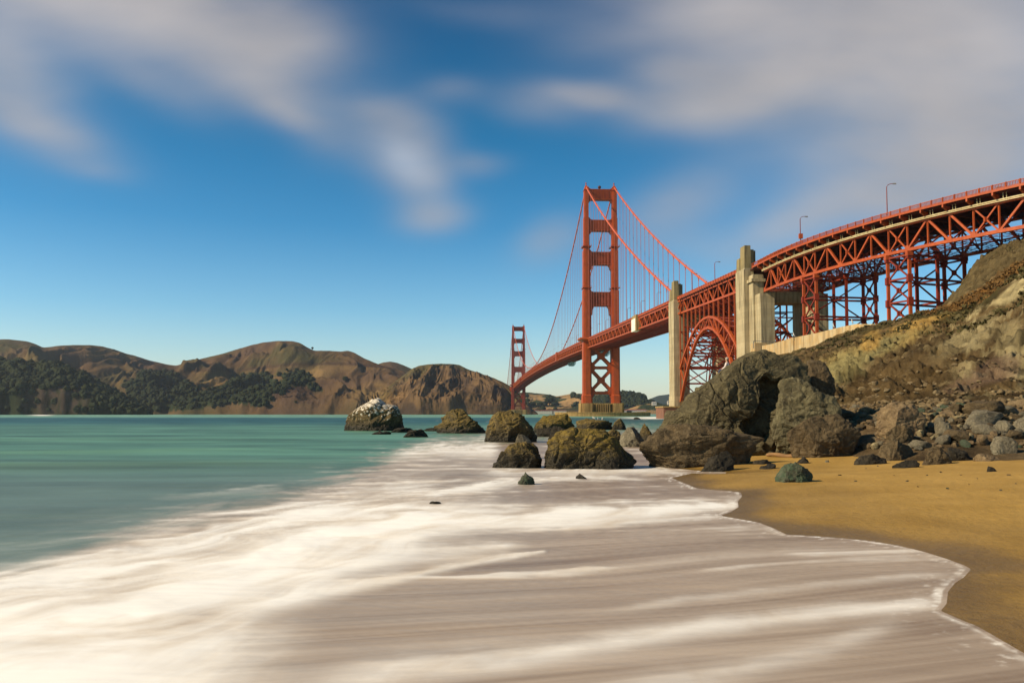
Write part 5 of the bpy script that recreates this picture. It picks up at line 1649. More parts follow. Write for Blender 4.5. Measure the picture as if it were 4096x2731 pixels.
cables = []
for sg in (-1, 1):
    mb = MB()
    ss = list(np.linspace(350, 0, 48)) + list(np.linspace(-8, -1268, 150)) + list(np.linspace(-1276, -1610, 24))
    mb.tube([B(s, 13.7 * sg, cable_z(s)) for s in ss], [0.62] * len(ss), 8)
    for k in range(1, 23):
        s = 15.24 * k; sl = -0.55 + 2 * 0.000276 * s
        mb.tube([B(s - 0.6, 13.7 * sg, cable_z(s - 0.6)), B(s + 0.6, 13.7 * sg, cable_z(s + 0.6))], 0.85, 8)
    for hs in (-0.45, 0.45):
        mb.tube([B(s, 13.7 * sg + hs, cable_z(s) + 1.7) for s in np.linspace(345, 2, 40)], 0.06, 4)
    cables.append(mb.build('main_cable', M['cablered'], bridge, ORG, smooth_=True))
rest = MB()
for sg in (-1, 1):
    spots = [15.24 * k for k in range(1, 23)] + [-15.24 * k for k in range(1, 84)] + [-1276 - 15.24 * k for k in range(1, 20)]
    for i, s in enumerate(spots):
        zt_, zb_ = cable_z(s) - 0.4, zr(s) - 2.0
        if zt_ - zb_ < 1.0: continue
        near = (i < 22) or (22 <= i < 50)
        tgt = MB() if near else rest
        for o_ in (-0.42, 0.42):
            tgt.beam(B(s + o_, 13.7 * sg, zb_), B(s + o_, 13.7 * sg, zt_), 0.15, 0.15)
        if near:
            tgt.beam(B(s, 13.7 * sg, zt_ - 2.2), B(s, 13.7 * sg, zt_ + 0.1), 0.55, 0.4)
            tgt.build('hanger', M['rope'], cables[0 if sg < 0 else 1], ORG)
tag(rest.build('hanger', M['rope'], bridge, ORG), kind='stuff')

# ---- straight deck with its stiffening trusses
PAN = 7.62
deck = MB()
nodes = [350 - PAN * k for k in range(0, 255)]
for s0, s1 in zip(nodes[:-1], nodes[1:]):
    z0_, z1_ = zr(s0), zr(s1)
    for ta, tb, da, db, in ((-12.6, 12.6, -2.3, -1.9), (-14.3, -12.4, -1.9, -1.45), (12.4, 14.3, -1.9, -1.45)):
        deck.hexa([B(s0, ta, z0_ + da), B(s1, ta, z1_ + da), B(s1, tb, z1_ + da), B(s0, tb, z0_ + da), B(s0, ta, z0_ + db), B(s1, ta, z1_ + db), B(s1, tb, z1_ + db), B(s0, tb, z0_ + db)])
for s in nodes:
    z = zr(s)
    deck.beam(B(s, -13.6, z - 3.1), B(s, 13.6, z - 3.1), 0.5, 1.7)
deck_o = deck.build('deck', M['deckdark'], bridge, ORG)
lat = MB()
for i, s in enumerate(nodes[:-1]):
    z = zr(s) - 9.3; z2 = zr(nodes[i + 1]) - 9.3
    lat.beam(B(s, -13.3, z), B(s, 13.3, z), 0.6, 0.7)
    lat.beam(B(s, -13.3, z), B(nodes[i + 1], 0, z2), 0.5, 0.4)
    lat.beam(B(s, 13.3, z), B(nodes[i + 1], 0, z2), 0.5, 0.4)
    if s > -700:
        lat.beam(B(s, -13.3, z), B(s, 0, z + 6), 0.35, 0.35); lat.beam(B(s, 13.3, z), B(s, 0, z + 6), 0.35, 0.35)
lat.build('lateral_bracing', M['redfar'], bridge, ORG)
for sg in (-1, 1):
    tr = MB(); rl = MB(); t = 13.5 * sg
    for i, (s0, s1) in enumerate(zip(nodes[:-1], nodes[1:])):
        z0_, z1_ = zr(s0), zr(s1)
        tr.beam(B(s0, t, z0_ - 2.6), B(s1, t, z1_ - 2.6), 0.8, 0.9)
        tr.beam(B(s0, t, z0_ - 9.3), B(s1, t, z1_ - 9.3), 0.8, 0.95)
        tr.beam(B(s0, t, z0_ - 9.3), B(s0, t, z0_ - 2.6), 0.42, 0.42)
        if i % 2: tr.beam(B(s0, t, z0_ - 9.1), B(s1, t, z1_ - 2.8), 0.5, 0.5)
        else: tr.beam(B(s0, t, z0_ - 2.8), B(s1, t, z1_ - 9.1), 0.5, 0.5)
        rl.beam(B(s0, 14.2 * sg, z0_ - 0.1), B(s1, 14.2 * sg, z1_ - 0.1), 0.22, 0.25)
        rl.beam(B(s0, 14.2 * sg, z0_ - 1.40), B(s1, 14.2 * sg, z1_ - 1.40), 0.24, 0.3)
        rl.beam(B(s0, 14.15 * sg, z0_ - 0.75), B(s1, 14.15 * sg, z1_ - 0.75), 0.06, 1.15)
        for f in (0, 0.5):
            sm = s0 + (s1 - s0) * f; zm = zr(sm)
            rl.beam(B(sm, 14.28 * sg, zm - 1.9), B(sm, 14.28 * sg, zm + 0.1), 0.28, 0.28)
    tr.build('deck_truss', M['red'], bridge, ORG)
    rl.build('railing', M['red'], deck_o, ORG)

# wrapped maintenance bays on the west truss
mb = MB()
z_ = zr(236)
box_st(mb, 226.0, 238.5, -15.6, -12.2, z_ - 10.4, z_ - 2.0)
mb.build('maintenance_wrap', M['white'], bridge, ORG)
mb = MB()
box_st(mb, 238.5, 241.5, -15.4, -12.2, z_ - 10.6, z_ - 0.2); box_st(mb, 225.0, 240, -15.2, -13.4, z_ - 1.9, z_ + 0.3)
mb.build('maintenance_frame', M['pier'], bridge, ORG)
mb = MB()
z_ = zr(-262)
box_st(mb, -264.5, -256.0, -15.4, -12.4, z_ - 10.6, z_ - 0.3); box_st(mb, -266, -256, -15.4, -13.0, z_ - 0.4, z_ + 0.8)
mb.build('expansion_bay', M['red'], bridge, ORG)
mb = MB()
z_ = zr(-980)
box_st(mb, -985, -978.0, -15.2, -12.4, z_ - 10.4, z_ - 0.3)
mb.build('expansion_bay', M['redfar'], bridge, ORG)


# netting bags under the far side of the deck
def net_material():
    m, g, b = new_mat('blue_netting')
    b.inputs['Base Color'].default_value = (0.42, 0.55, 0.62, 1)
    b.inputs['Roughness'].default_value = 0.7
    b.inputs['Alpha'].default_value = 0.22
    return m


M['net'] = net_material()
for s0, s1, dpt, tt in ((262, 345, 3.2, 13.0), (-72, -20, 5.5, 13.0), (-330, -285, 5.0, 13.0)):
    mb = MB(); n = 18
    for i in range(n):
        a0, a1 = i / n, (i + 1) / n
        sa, sb = s0 + (s1 - s0) * a0, s0 + (s1 - s0) * a1
        da = dpt * math.sin(math.pi * min(1, a0 * 0.85 + 0.08)) ** 0.8; db = dpt * math.sin(math.pi * min(1, a1 * 0.85 + 0.08)) ** 0.8
        za, zb2 = zr(sa) - 9.8, zr(sb) - 9.8
        mb.hexa([B(sa, tt - 5, za - da), B(sb, tt - 5, zb2 - db), B(sb, tt + 1.0, zb2 - db), B(sa, tt + 1.0, za - da), B(sa, tt - 5, za), B(sb, tt - 5, zb2), B(sb, tt + 1.0, zb2), B(sa, tt + 1.0, za)])
    mb.build('debris_net', M['net'], bridge, ORG)

# ---- the steel arch between the pylons
A0, A1, AC = 346.4, 449.0, 396.5


def arch_lo(s):
    return 44.0 - 35.6 * ((s - AC) / 50.2) ** 2


def arch_up(s):
    return 49.0 - 0.0088 * (s - AC) ** 2


an = [346.4 + 7.66 * k for k in range(14)]
adeck = MB()
for s0, s1 in zip(an[:-1], an[1:]):
    z0_, z1_ = zr(s0), zr(s1)
    for ta, tb, da, db in ((-12.6, 12.6, -2.3, -1.9), (-14.3, -12.4, -1.9, -1.45), (12.4, 14.3, -1.9, -1.45)):
        adeck.hexa([B(s0, ta, z0_ + da), B(s1, ta, z1_ + da), B(s1, tb, z1_ + da), B(s0, tb, z0_ + da), B(s0, ta, z0_ + db), B(s1, ta, z1_ + db), B(s1, tb, z1_ + db), B(s0, tb, z0_ + db)])
for s in an:
    adeck.beam(B(s, -13.6, zr(s) - 3.1), B(s, 13.6, zr(s) - 3.1), 0.5, 1.7)
for sx in (449, 461):
    pass
box_st(adeck, 446, 470, -13.8, 12.6, 60.8, 61.3)
ad_o = adeck.build('arch_deck', M['deckdark'], bridge, ORG)
arch = MB()
for s in an:
    z = zr(s)
    arch.beam(B(s, -13, z - 9.2), B(s, 13, z - 9.2), 0.5, 0.7)
    arch.beam(B(s, -13, z - 9.2), B(s, 0, z - 3), 0.4, 0.4); arch.beam(B(s, 13, z - 9.2), B(s, 0, z - 3), 0.4, 0.4)
    zu, zl = arch_up(s), arch_lo(s)
    if zl < 6: zl = 6
    arch.beam(B(s, -13, zu), B(s, 13, zu), 0.7, 0.9); arch.beam(B(s, -13, zl), B(s, 13, zl), 0.7, 0.9)
    # sway frames between the two ribs and the column pairs
    lv = [z - 9.2]
    nlev = max(1, int(round((z - 9.2 - zu) / 9.0)))
    for k in range(nlev):
        za = z - 9.2 - (z - 9.2 - zu) * k / nlev; zb2 = z - 9.2 - (z - 9.2 - zu) * (k + 1) / nlev
        arch.beam(B(s, -13, za), B(s, 0, zb2), 0.4, 0.4); arch.beam(B(s, 13, za), B(s, 0, zb2), 0.4, 0.4)
        if k: arch.beam(B(s, -13, za), B(s, 13, za), 0.45, 0.5)
    arch.beam(B(s, -13, zu), B(s, 13, zl), 0.4, 0.45); arch.beam(B(s, 13, zu), B(s, -13, zl), 0.4, 0.45)
for i, (s0, s1) in enumerate(zip(an[:-1], an[1:])):
    for q0, q1 in ((-13, 0), (0, 13)):
        for e0, e1 in ((q0, q1), (q1, q0)):
            arch.beam(B(s0, e0, max(arch_lo(s0), 6)), B(s1, e1, max(arch_lo(s1), 6)), 0.42, 0.42)
    arch.beam(B(s0, 0, max(arch_lo(s0), 6)), B(s1, 0, max(arch_lo(s1), 6)), 0.5, 0.5); arch.beam(B(s0, 0, arch_up(s0)), B(s1, 0, arch_up(s1)), 0.5, 0.5)
    arch.beam(B(s0, 0, max(arch_lo(s0), 6)), B(s1, 0, arch_up(s1)), 0.4, 0.4)
    for fn in (arch_up, lambda q: max(arch_lo(q), 6.0)):
        arch.beam(B(s0, -13, fn(s0)), B(s1, 0, fn(s1)), 0.5, 0.5); arch.beam(B(s0, 13, fn(s0)), B(s1, 0, fn(s1)), 0.5, 0.5)
    arch.beam(B(s0, -13, zr(s0) - 9.2), B(s1, 13, zr(s1) - 9.2), 0.5, 0.5); arch.beam(B(s0, 13, zr(s0) - 9.2), B(s1, -13, zr(s1) - 9.2), 0.5, 0.5)
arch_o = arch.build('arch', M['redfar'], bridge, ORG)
for sg in (-1, 1):
    t = 13.0 * sg
    rib = MB(); col_ = MB(); tr = MB(); rl = MB()
    for i, (s0, s1) in enumerate(zip(an[:-1], an[1:])):
        l0, l1, u0, u1 = max(arch_lo(s0), 6), max(arch_lo(s1), 6), arch_up(s0), arch_up(s1)
        rib.beam(B(s0, t, l0), B(s1, t, l1), 1.3, 1.25); rib.beam(B(s0, t, u0), B(s1, t, u1), 1.2, 1.1)
        rib.beam(B(s0, t, l0), B(s0, t, u0), 0.5, 0.5)
        if s1 <= AC + 4: rib.beam(B(s0, t, l0), B(s1, t, u1), 0.55, 0.55) if i > 4 else rib.beam(B(s0, t, u0), B(s1, t, l1), 0.6, 0.6)
        else: rib.beam(B(s0, t, u0), B(s1, t, l1), 0.55, 0.55) if i < 9 else rib.beam(B(s0, t, l0), B(s1, t, u1), 0.6, 0.6)
        z0_, z1_ = zr(s0), zr(s1)
        tr.beam(B(s0, t, z0_ - 2.6), B(s1, t, z1_ - 2.6), 0.8, 0.9); tr.beam(B(s0, t, z0_ - 9.2), B(s1, t, z1_ - 9.2), 0.9, 1.0)
        tr.beam(B(s0, t, z0_ - 9.2), B(s0, t, z0_ - 2.6), 0.45, 0.45)
        if i % 2: tr.beam(B(s0, t, z0_ - 2.8), B(s1, t, z1_ - 9.0), 0.55, 0.55)
        else: tr.beam(B(s0, t, z0_ - 9.0), B(s1, t, z1_ - 2.8), 0.55, 0.55)
        if i == 6: tr.beam(B(s0, t, z0_ - 2.8), B(s1, t, z1_ - 9.0), 0.55, 0.55)
        rl.beam(B(s0, 14.2 * sg, z0_ - 0.1), B(s1, 14.2 * sg, z1_ - 0.1), 0.2, 0.22)
        rl.beam(B(s0, 14.15 * sg, z0_ - 0.75), B(s1, 14.15 * sg, z1_ - 0.75), 0.06, 1.15)
        rl.beam(B(s0, 14.2 * sg, z0_ - 1.4), B(s1, 14.2 * sg, z1_ - 1.4), 0.22, 0.25)
        for f in (0, 0.5):
            sm = s0 + (s1 - s0) * f; rl.beam(B(sm, 14.3 * sg, zr(sm) - 2.3), B(sm, 14.3 * sg, zr(sm) + 0.1), 0.26, 0.26)
    for s in an:
        top = zr(s) - 9.2; bot = arch_up(s) if s > 348 else 6
        col_ = MB(); col_.beam(B(s, t, bot), B(s, t, top), 0.62, 0.62)
        col_.build('spandrel_column', M['red'], arch_o, ORG)
    rib.build('arch_rib', M['red'], arch_o, ORG)
    tr.build('deck_truss', M['red'], bridge, ORG)
    rl.build('railing', M['red'], ad_o, ORG)


# ---- concrete pylons
def pylon(s0, s1, ztop, zdeck, zbase, inner):
    """two legs joined under the roadway; stepped shafts rise outside the railings"""
    d = ztop
    body = MB(); tops = []
    for sg in (-1, 1):
        def bx(mb, a, b, ta, tb, z0_, z1_, top=0.0):
            ta, tb = sg * ta, sg * tb
            if ta > tb: ta, tb = tb, ta
            e = top
            mb.hexa([B(a, ta, z0_), B(b, ta, z0_), B(b, tb, z0_), B(a, tb, z0_), B(a + e, ta + e, z1_), B(b - e, ta + e, z1_), B(b - e, tb - e, z1_), B(a + e, tb - e, z1_)])
        bx(body, s0, s1, inner, 16.0, zbase + 14, zdeck - 9.5)
        bx(body, s0 - 0.6, s1 + 0.6, inner - 0.5, 16.5, zbase, zbase + 14)
        bx(body, s0, s1, 12.3, 16.0, zdeck - 9.503, zdeck - 1.5)
        bx(body, s0 + 0.3, s1 - 0.3, 8.0, 12.3, zdeck - 9.503, zdeck - 4.6)
        sh = MB()
        L = s1 - s0
        bx(sh, s0, s0 + L * 0.40, 13.4, 16.0, zdeck - 1.5, ztop - 4.2, 0.15)           # lower fin, bridge side
        bx(sh, s0 + L * 0.44, s1, 13.2, 16.0, zdeck - 1.5, ztop, 0.2)                  # tall fin
        bx(sh, s0 + L * 0.40, s1 - 0.4, 12.5, 15.7, zdeck - 1.5, ztop - 2.8)           # core
        bx(sh, s0 + L * 0.50, s1 - 1.0, 11.6, 13.4, zdeck - 1.6, ztop - 1.5, 0.15)     # road side fin
        bx(sh, s0 + L * 0.55, s1 - 2.4, 10.6, 12.0, zdeck + 1.5, ztop - 1.7)
        tops.append(sh)
        # vertical grooves on the outer face are real slots between applied ribs
        for a, b in ((0.0, 0.40), (0.46, 1.0)):
            ta, tb = sg * 16.0, sg * 16.35
            if ta > tb: ta, tb = tb, ta
            body.hexa([B(s0 + L * a, ta, zdeck - 18), B(s0 + L * b, ta, zdeck - 18), B(s0 + L * b, tb, zdeck - 18), B(s0 + L * a, tb, zdeck - 18),
                       B(s0 + L * a, ta, zdeck - 2), B(s0 + L * b, ta, zdeck - 2), B(s0 + L * b, tb, zdeck - 2), B(s0 + L * a, tb, zdeck - 2)])
        ta, tb = sg * 16.0, sg * 16.35
        if ta > tb: ta, tb = tb, ta
        body.hexa([B(s0, ta, zbase + 14), B(s1, ta, zbase + 14), B(s1, tb, zbase + 14), B(s0, tb, zbase + 14), B(s0, ta, zdeck - 18), B(s1, ta, zdeck - 18), B(s1, tb, zdeck - 18), B(s0, tb, zdeck - 18)])
    box_st(body, s0 + 1.0, s1 - 1.0, -inner - 0.1, inner + 0.1, zdeck - 15.5, zdeck - 9.52)
    po = body.build('pylon', M['conc'], bridge, ORG)
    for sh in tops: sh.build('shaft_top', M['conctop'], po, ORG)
    return po


p2 = pylon(334.5, 345.6, 75.2, 66.2, -2, 7.8)
p1 = pylon(450.0, 460.5, 71.2, 63.3, 4, 7.8)
# buttresses of the southern pylon that carry the viaduct trusses
mb = MB()
for sg in (-1, 1):
    for a, b, ta, tb, z0_, z1_ in ((460.503, 465.6, 10.2, 14.4, 4, 58.4), (460.503, 471.5, 8.0, 13.6, 4, 50.0), (460.503, 466.4, 9.6, 15.2, 55.4, 56.6)):
        box_st(mb, a, b, min(sg * ta, sg * tb), max(sg * ta, sg * tb), z0_, z1_)
mb.build('buttress', M['conc'], p1, ORG)

# ---- curving viaduct
VN = 300; VL = 260.0
_vp = [T1 + SV * 467.0]; _th = [0.0]
for i in range(1, VN):
    x = VL * i / (VN - 1); k = 0 if x < 15 else 0.0055 - 1e-5 * min(x, 200)
    th = _th[-1] + k * VL / (VN - 1); _th.append(th)
    _vp.append(_vp[-1] + (SV * math.cos(th) + EV * math.sin(th)) * VL / (VN - 1))
_vp = np.array(_vp); _th = np.array(_th); _vx = np.linspace(0, VL, VN)


def Vv(x, t, z):
    if x < 0:
        p = T1 + SV * (467 + x); th = 0
    else:
        p = np.array([np.interp(x, _vx, _vp[:, 0]), np.interp(x, _vx, _vp[:, 1])]); th = np.interp(x, _vx, _th)
    e = EV * math.cos(th) - SV * math.sin(th)
    p = p + e * t
    return np.array([p[0], p[1], z])


ZV = 63.0; VP = 6.65
vn = [4 + VP * k for k in range(0, 37)]
vd = MB()
xs_ = [-2.5] + [4 + VP * 0.5 * k for k in range(0, 73)]
for x0, x1 in zip(xs_[:-1], xs_[1:]):
    for ta, tb, za, zb2 in ((-13.2, 13.2, 60.75, 61.15), (-14.3, -13.0, 61.2, 61.65), (13.0, 14.3, 61.2, 61.65)):
        vd.hexa([Vv(x0, ta, za), Vv(x1, ta, za), Vv(x1, tb, za), Vv(x0, tb, za), Vv(x0, ta, zb2), Vv(x1, ta, zb2), Vv(x1, tb, zb2), Vv(x0, tb, zb2)])
    for t in (-9, -6, -3, 0, 3, 6, 9):
        vd.beam(Vv(x0, t, 60.3), Vv(x1, t, 60.3), 0.35, 0.85)
for x in vn:
    vd.beam(Vv(x, -11.5, 59.3), Vv(x, 11.5, 59.3), 0.55, 1.8)
vd_o = vd.build('viaduct_deck', M['deckdark'], bridge, ORG)
for sg in (-1, 1):
    rl = MB(); fa = MB(); te = MB()
    for x0, x1 in zip(xs_[:-1], xs_[1:]):
        rl.beam(Vv(x0, 14.2 * sg, 62.92), Vv(x1, 14.2 * sg, 62.92), 0.18, 0.16)
        rl.beam(Vv(x0, 14.2 * sg, 61.85), Vv(x1, 14.2 * sg, 61.85), 0.14, 0.12)
        fa.beam(Vv(x0, 14.42 * sg, 61.35), Vv(x1, 14.42 * sg, 61.35), 0.2, 0.62)
        rl.beam(Vv(x0, 14.3 * sg, 61.1), Vv(x0, 14.3 * sg, 63.06), 0.3, 0.34)
        np_ = 9 if sg < 0 else 5
        for k in range(1, np_):
            xm = x0 + (x1 - x0) * k / np_
            rl.beam(Vv(xm, 14.2 * sg, 61.8), Vv(xm, 14.2 * sg, 62.9), 0.13, 0.13)
    rl.build('railing', M['red'], vd_o, ORG)
    for x in vn:
        a_ = [Vv(x - 0.22, 11.5 * sg, 58.9), Vv(x - 0.22, 14.5 * sg, 60.2), Vv(x - 0.22, 14.5 * sg, 61.05), Vv(x - 0.22, 11.5 * sg, 61.05)]
        b2 = [Vv(x + 0.22, 11.5 * sg, 58.9), Vv(x + 0.22, 14.5 * sg, 60.2), Vv(x + 0.22, 14.5 * sg, 61.05), Vv(x + 0.22, 11.5 * sg, 61.05)]
        fa.add(a_ + b2, [(0, 1, 2, 3), (7, 6, 5, 4), (0, 4, 5, 1), (1, 5, 6, 2), (2, 6, 7, 3), (3, 7, 4, 0)])
    fa.build('sidewalk_edge', M['red'], vd_o, ORG)
    t = 11.5 * sg
    for i, (x0, x1) in enumerate(zip(vn[:-1], vn[1:])):
        te.beam(Vv(x0, t, 58.7), Vv(x1, t, 58.7), 0.7, 0.8); te.beam(Vv(x0, t, 51.0), Vv(x1, t, 51.0), 0.8, 0.95)
    for i, x in enumerate(vn):
        if i: te.beam(Vv(x, t, 51.0), Vv(x, t, 58.8), 0.4, 0.42)
        if sg < 0 or i % 1 == 0:
            te.hexa([Vv(x - 0.9, t - .34, 50.6), Vv(x + 0.9, t - .34, 50.6), Vv(x + 0.9, t + .34, 50.6), Vv(x - 0.9, t + .34, 50.6), Vv(x - 0.4, t - .34, 52.3), Vv(x + 0.4, t - .34, 52.3), Vv(x + 0.4, t + .34, 52.3), Vv(x - 0.4, t + .34, 52.3)]) if i % 3 != 1 else None
    X_ = {2, 5, 8, 11, 15, 18, 21, 24, 27, 30, 33}; UPD = {0, 3, 6, 9, 12, 16, 19, 22, 25, 28, 31, 34}
    for i in range(len(vn) - 1):
        if i in X_:
            te.beam(Vv(vn[i], t, 51), Vv(vn[i + 1], t, 58.7), 0.4, 0.4); te.beam(Vv(vn[i], t, 58.7), Vv(vn[i + 1], t, 51), 0.4, 0.4)
            te.beam(Vv((vn[i] + vn[i + 1]) / 2, t, 54.2), Vv((vn[i] + vn[i + 1]) / 2, t, 55.5), 1.2, 0.66)
        elif i in UPD: te.beam(Vv(vn[i], t, 51), Vv(vn[i + 1], t, 58.7), 0.58, 0.55)
        else: te.beam(Vv(vn[i], t, 58.7), Vv(vn[i + 1], t, 51), 0.66, 0.6)
    te.build('viaduct_truss', M['red'], bridge, ORG)
lt = MB()
for i, x in enumerate(vn):
    for z_ in (50.75, 51.25):
        lt.beam(Vv(x, -11.5, z_), Vv(x, 11.5, z_), 0.12, 0.16)
    lt.beam(Vv(x, -11.5, 51), Vv(x, 0, 58.4), 0.35, 0.35); lt.beam(Vv(x, 11.5, 51), Vv(x, 0, 58.4), 0.35, 0.35)
    for k in range(12):
        lt.beam(Vv(x, -11.5 + 23 * k / 12, 50.75), Vv(x, -11.5 + 23 * (k + 1) / 12, 51.25), 0.1, 0.12)
    if i < len(vn) - 1:
        x1 = vn[i + 1]
        for aa, b2 in (((x, -11.5), (x1, 0)), ((x, 11.5), (x1, 0)), ((x, 0), (x1, -11.5)), ((x, 0), (x1, 11.5))):
            for z_ in (50.8, 51.2): lt.beam(Vv(aa[0], aa[1], z_), Vv(b2[0], b2[1], z_), 0.14, 0.12)
            for k in range(8):
                p = Vv(aa[0], aa[1], 50.8) * (1 - k / 8) + Vv(b2[0], b2[1], 50.8) * (k / 8); q = Vv(aa[0], aa[1], 51.2) * (1 - (k + 1) / 8) + Vv(b2[0], b2[1], 51.2) * ((k + 1) / 8)
                lt.beam(p, q, 0.1, 0.1)
        lt.beam(Vv(x, 0, 51), Vv(x1, 0, 51), 0.4, 0.4)
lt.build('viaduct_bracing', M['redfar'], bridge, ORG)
pp = MB(); pp2 = MB()
for x0, x1 in zip(xs_[1:-1], xs_[2:]):
    pp.beam(Vv(x0, -12.7, 59.15), Vv(x1, -12.7, 59.15), 0.26, 0.30); pp2.beam(Vv(x0, -12.7, 58.72), Vv(x1, -12.7, 58.72), 0.2, 0.2)
pp2.build('service_pipe', M['cream'], bridge, ORG)
for x in vn[:-1]:
    for o_ in (-0.4, 0.4): pp.beam(Vv(x + 2.2 + o_, -12.7, 58.9), Vv(x + 2.2 + o_, -12.9, 61.0), 0.12, 0.12)
pp.build('service_pipe', M['cream'], bridge, ORG)

for xa, xb, zfoot in ((36.6, 44.2, 18), (76.6, 84.2, 18), (124.5, 132, 25)):
    br = MB(); tiers = [49.6 - 6.85 * k for k in range(0, 5) if 49.6 - 6.85 * k > zfoot + 1] + [zfoot]
    TT = (-11.5, 0.0, 11.5)
    for t in TT:
        for z_ in tiers[:-1]:
            br.beam(Vv(xa, t, z_), Vv(xb, t, z_), 0.45, 0.5)
        for z0_, z1_ in zip(tiers[:-1], tiers[1:]):
            if t != 0:
                br.beam(Vv(xa, t, z0_), Vv(xb, t, z1_), 0.4, 0.42); br.beam(Vv(xb, t, z0_), Vv(xa, t, z1_), 0.4, 0.42)
                xm = (xa + xb) / 2; br.beam(Vv(xm, t, (z0_ + z1_) / 2 - 0.8), Vv(xm, t, (z0_ + z1_) / 2 + 0.8), 1.3, 0.66)
                for xx in (xa, xb): br.beam(Vv(xx, t, z0_ - 1.2), Vv(xx, t, z0_ + 1.0), 1.5, 1.2)
    for x in (xa, xb):
        for z_ in tiers[:-1]: br.beam(Vv(x, -11.5, z_), Vv(x, 11.5, z_), 0.5, 0.6)
        for k in (range(0, len(tiers) - 2, 2) if x == xa else ()):
            br.beam(Vv(x, -11.5, tiers[k]), Vv(x, 11.5, tiers[k + 2]), 0.38, 0.4); br.beam(Vv(x, 11.5, tiers[k]), Vv(x, -11.5, tiers[k + 2]), 0.38, 0.4)
        br.beam(Vv(x, -11.5, tiers[0]), Vv(x, 0, tiers[1]), 0.4, 0.45) if False else None
    bo = br.build('trestle_tower', M['redfar'], bridge, ORG)
    for x in (xa, xb):
        for t in TT:
            c_ = MB(); c_.beam(Vv(x, t, zfoot), Vv(x, t, 50.4), 0.85, 0.85, up=(0, 1, 0)); c_.beam(Vv(x, t, 49.2), Vv(x, t, 50.55), 1.7, 1.5)
            c_.build('column', M['red'] if t < 0 else M['redfar'], bo, ORG)

# ---- street lamps on the bridge
def lamp(base, yaw, label, h=8.6, group=None, box=False, proto=[None]):
    key = 'box' if box else 'std'
    r = empty('street_lamp', tuple(base), yaw)
    if proto[0] is None:
        mb = MB(); mb.tube([(0, 0, -0.6), (0, 0, h - 0.6), (0.05, 0, h - 0.3), (0.35, 0, h + 0.15), (1.0, 0, h + 0.42), (1.9, 0, h + 0.45)], [0.17, 0.13, 0.12, 0.10, 0.09, 0.09], 6)
        a = mb.build('pole', M['redfar'], r)
        mb = MB(); mb.hexa([(1.7, -0.22, h + 0.28), (2.7, -0.26, h + 0.20), (2.7, 0.26, h + 0.20), (1.7, 0.22, h + 0.28), (1.7, -0.12, h + 0.58), (2.6, -0.2, h + 0.55), (2.6, 0.2, h + 0.55), (1.7, 0.12, h + 0.58)])
        b2 = mb.build('lamp_head', M['grey'], r)
        proto[0] = (a.data, b2.data)
    else:
        for nm, me in zip(('pole', 'lamp_head'), proto[0]):
            o = bpy.data.objects.new(nm, me); COL.objects.link(o); o.parent = r
    if box:
        mb = MB(); mb.hexa([(-0.55, -0.45, 1.2), (0.75, -0.45, 1.2), (0.75, 0.45, 1.2), (-0.55, 0.45, 1.2), (-0.55, -0.45, 2.9), (0.75, -0.45, 2.9), (0.75, 0.45, 2.9), (-0.55, 0.45, 2.9)])
        mb.build('control_box', M['red'], r)
    tag(r, label, 'street lamp', group)
    return r


axis_yaw = math.atan2(EV[1], EV[0])
lamp(Vv(38.3, -13.4, 62.9), axis_yaw - 0.1, 'street lamp with a red control box on its pole, on the curving viaduct', box=True)
lamp(Vv(78.6, -13.4, 62.9), axis_yaw - 0.35, 'plain tall street lamp at the middle of the curving viaduct')
lamp(Vv(98.0, 13.2, 60.3), axis_yaw - 0.5 + math.pi, 'street lamp showing only its curved arm above the viaduct railing at the right')
lamp(B(409.9, -12.9, zr(410)), axis_yaw, 'street lamp over the arch nearest the big concrete pylon')
lamp(B(371.2, -12.9, zr(371)), axis_yaw, 'street lamp over the arch seen in front of the cable')
for s in [292, 245, 198.4, 152, 105.3, 60, 13.6]:
    lamp(B(s, -12.9, zr(s)), axis_yaw, 'small street lamp on the bridge deck between the near tower and the slim pylon', group='street lamps on the deck south of the near tower')
for k in range(23):
    s = -34 - 46.5 * k
    lamp(B(s, -12.9, zr(s)), axis_yaw, 'tiny street lamp on the bridge deck between the two red towers', group='street lamps on the deck between the towers')

# ---- retaining wall and small works below the viaduct
wall_path = [(1735, 303, 797), (1780, 282, 788), (1825, 262, 774.6), (1878, 248, 764), (1930, 238, 751), (1966, 231, 744), (2028, 222, 744)]
wp = [at_depth(u, v, D) for u, D, v in wall_path]
wall = MB()
for i in range(len(wp) - 1):
    a, b2 = wp[i], wp[i + 1]
    d = (b2 - a)[:2]; d /= np.linalg.norm(d); n = np.array([-d[1], d[0]]) * 0.5
    if n[1] < 0: n = -n
    top_a, top_b = a[2], b2[2]
    for (z0a, z0b, z1a, z1b, off) in ((a[2] - 12, b2[2] - 12, top_a - 1.1, top_b - 1.1, 1.0), (top_a - 1.1, top_b - 1.1, top_a, top_b, 0.9)):
        k = n * off
        f = n * (0.0 if off == 1.0 else 0.08)
        wall.hexa([(a[0] + f[0], a[1] + f[1], z0a), (b2[0] + f[0], b2[1] + f[1], z0b), (b2[0] + k[0], b2[1] + k[1], z0b), (a[0] + k[0], a[1] + k[1], z0a), (a[0] + f[0], a[1] + f[1], z1a), (b2[0] + f[0], b2[1] + f[1], z1b), (b2[0] + k[0], b2[1] + k[1], z1b), (a[0] + k[0], a[1] + k[1], z1a)])
M['wall'] = concrete('stained_wall_concrete', (0.50, 0.41, 0.25), (0.25, 0.17, 0.08), (0.52, 0.33, 0.13))
tag(wall.build('retaining_wall', M['wall']), 'long stained concrete retaining wall climbing the slope below the viaduct', 'wall')

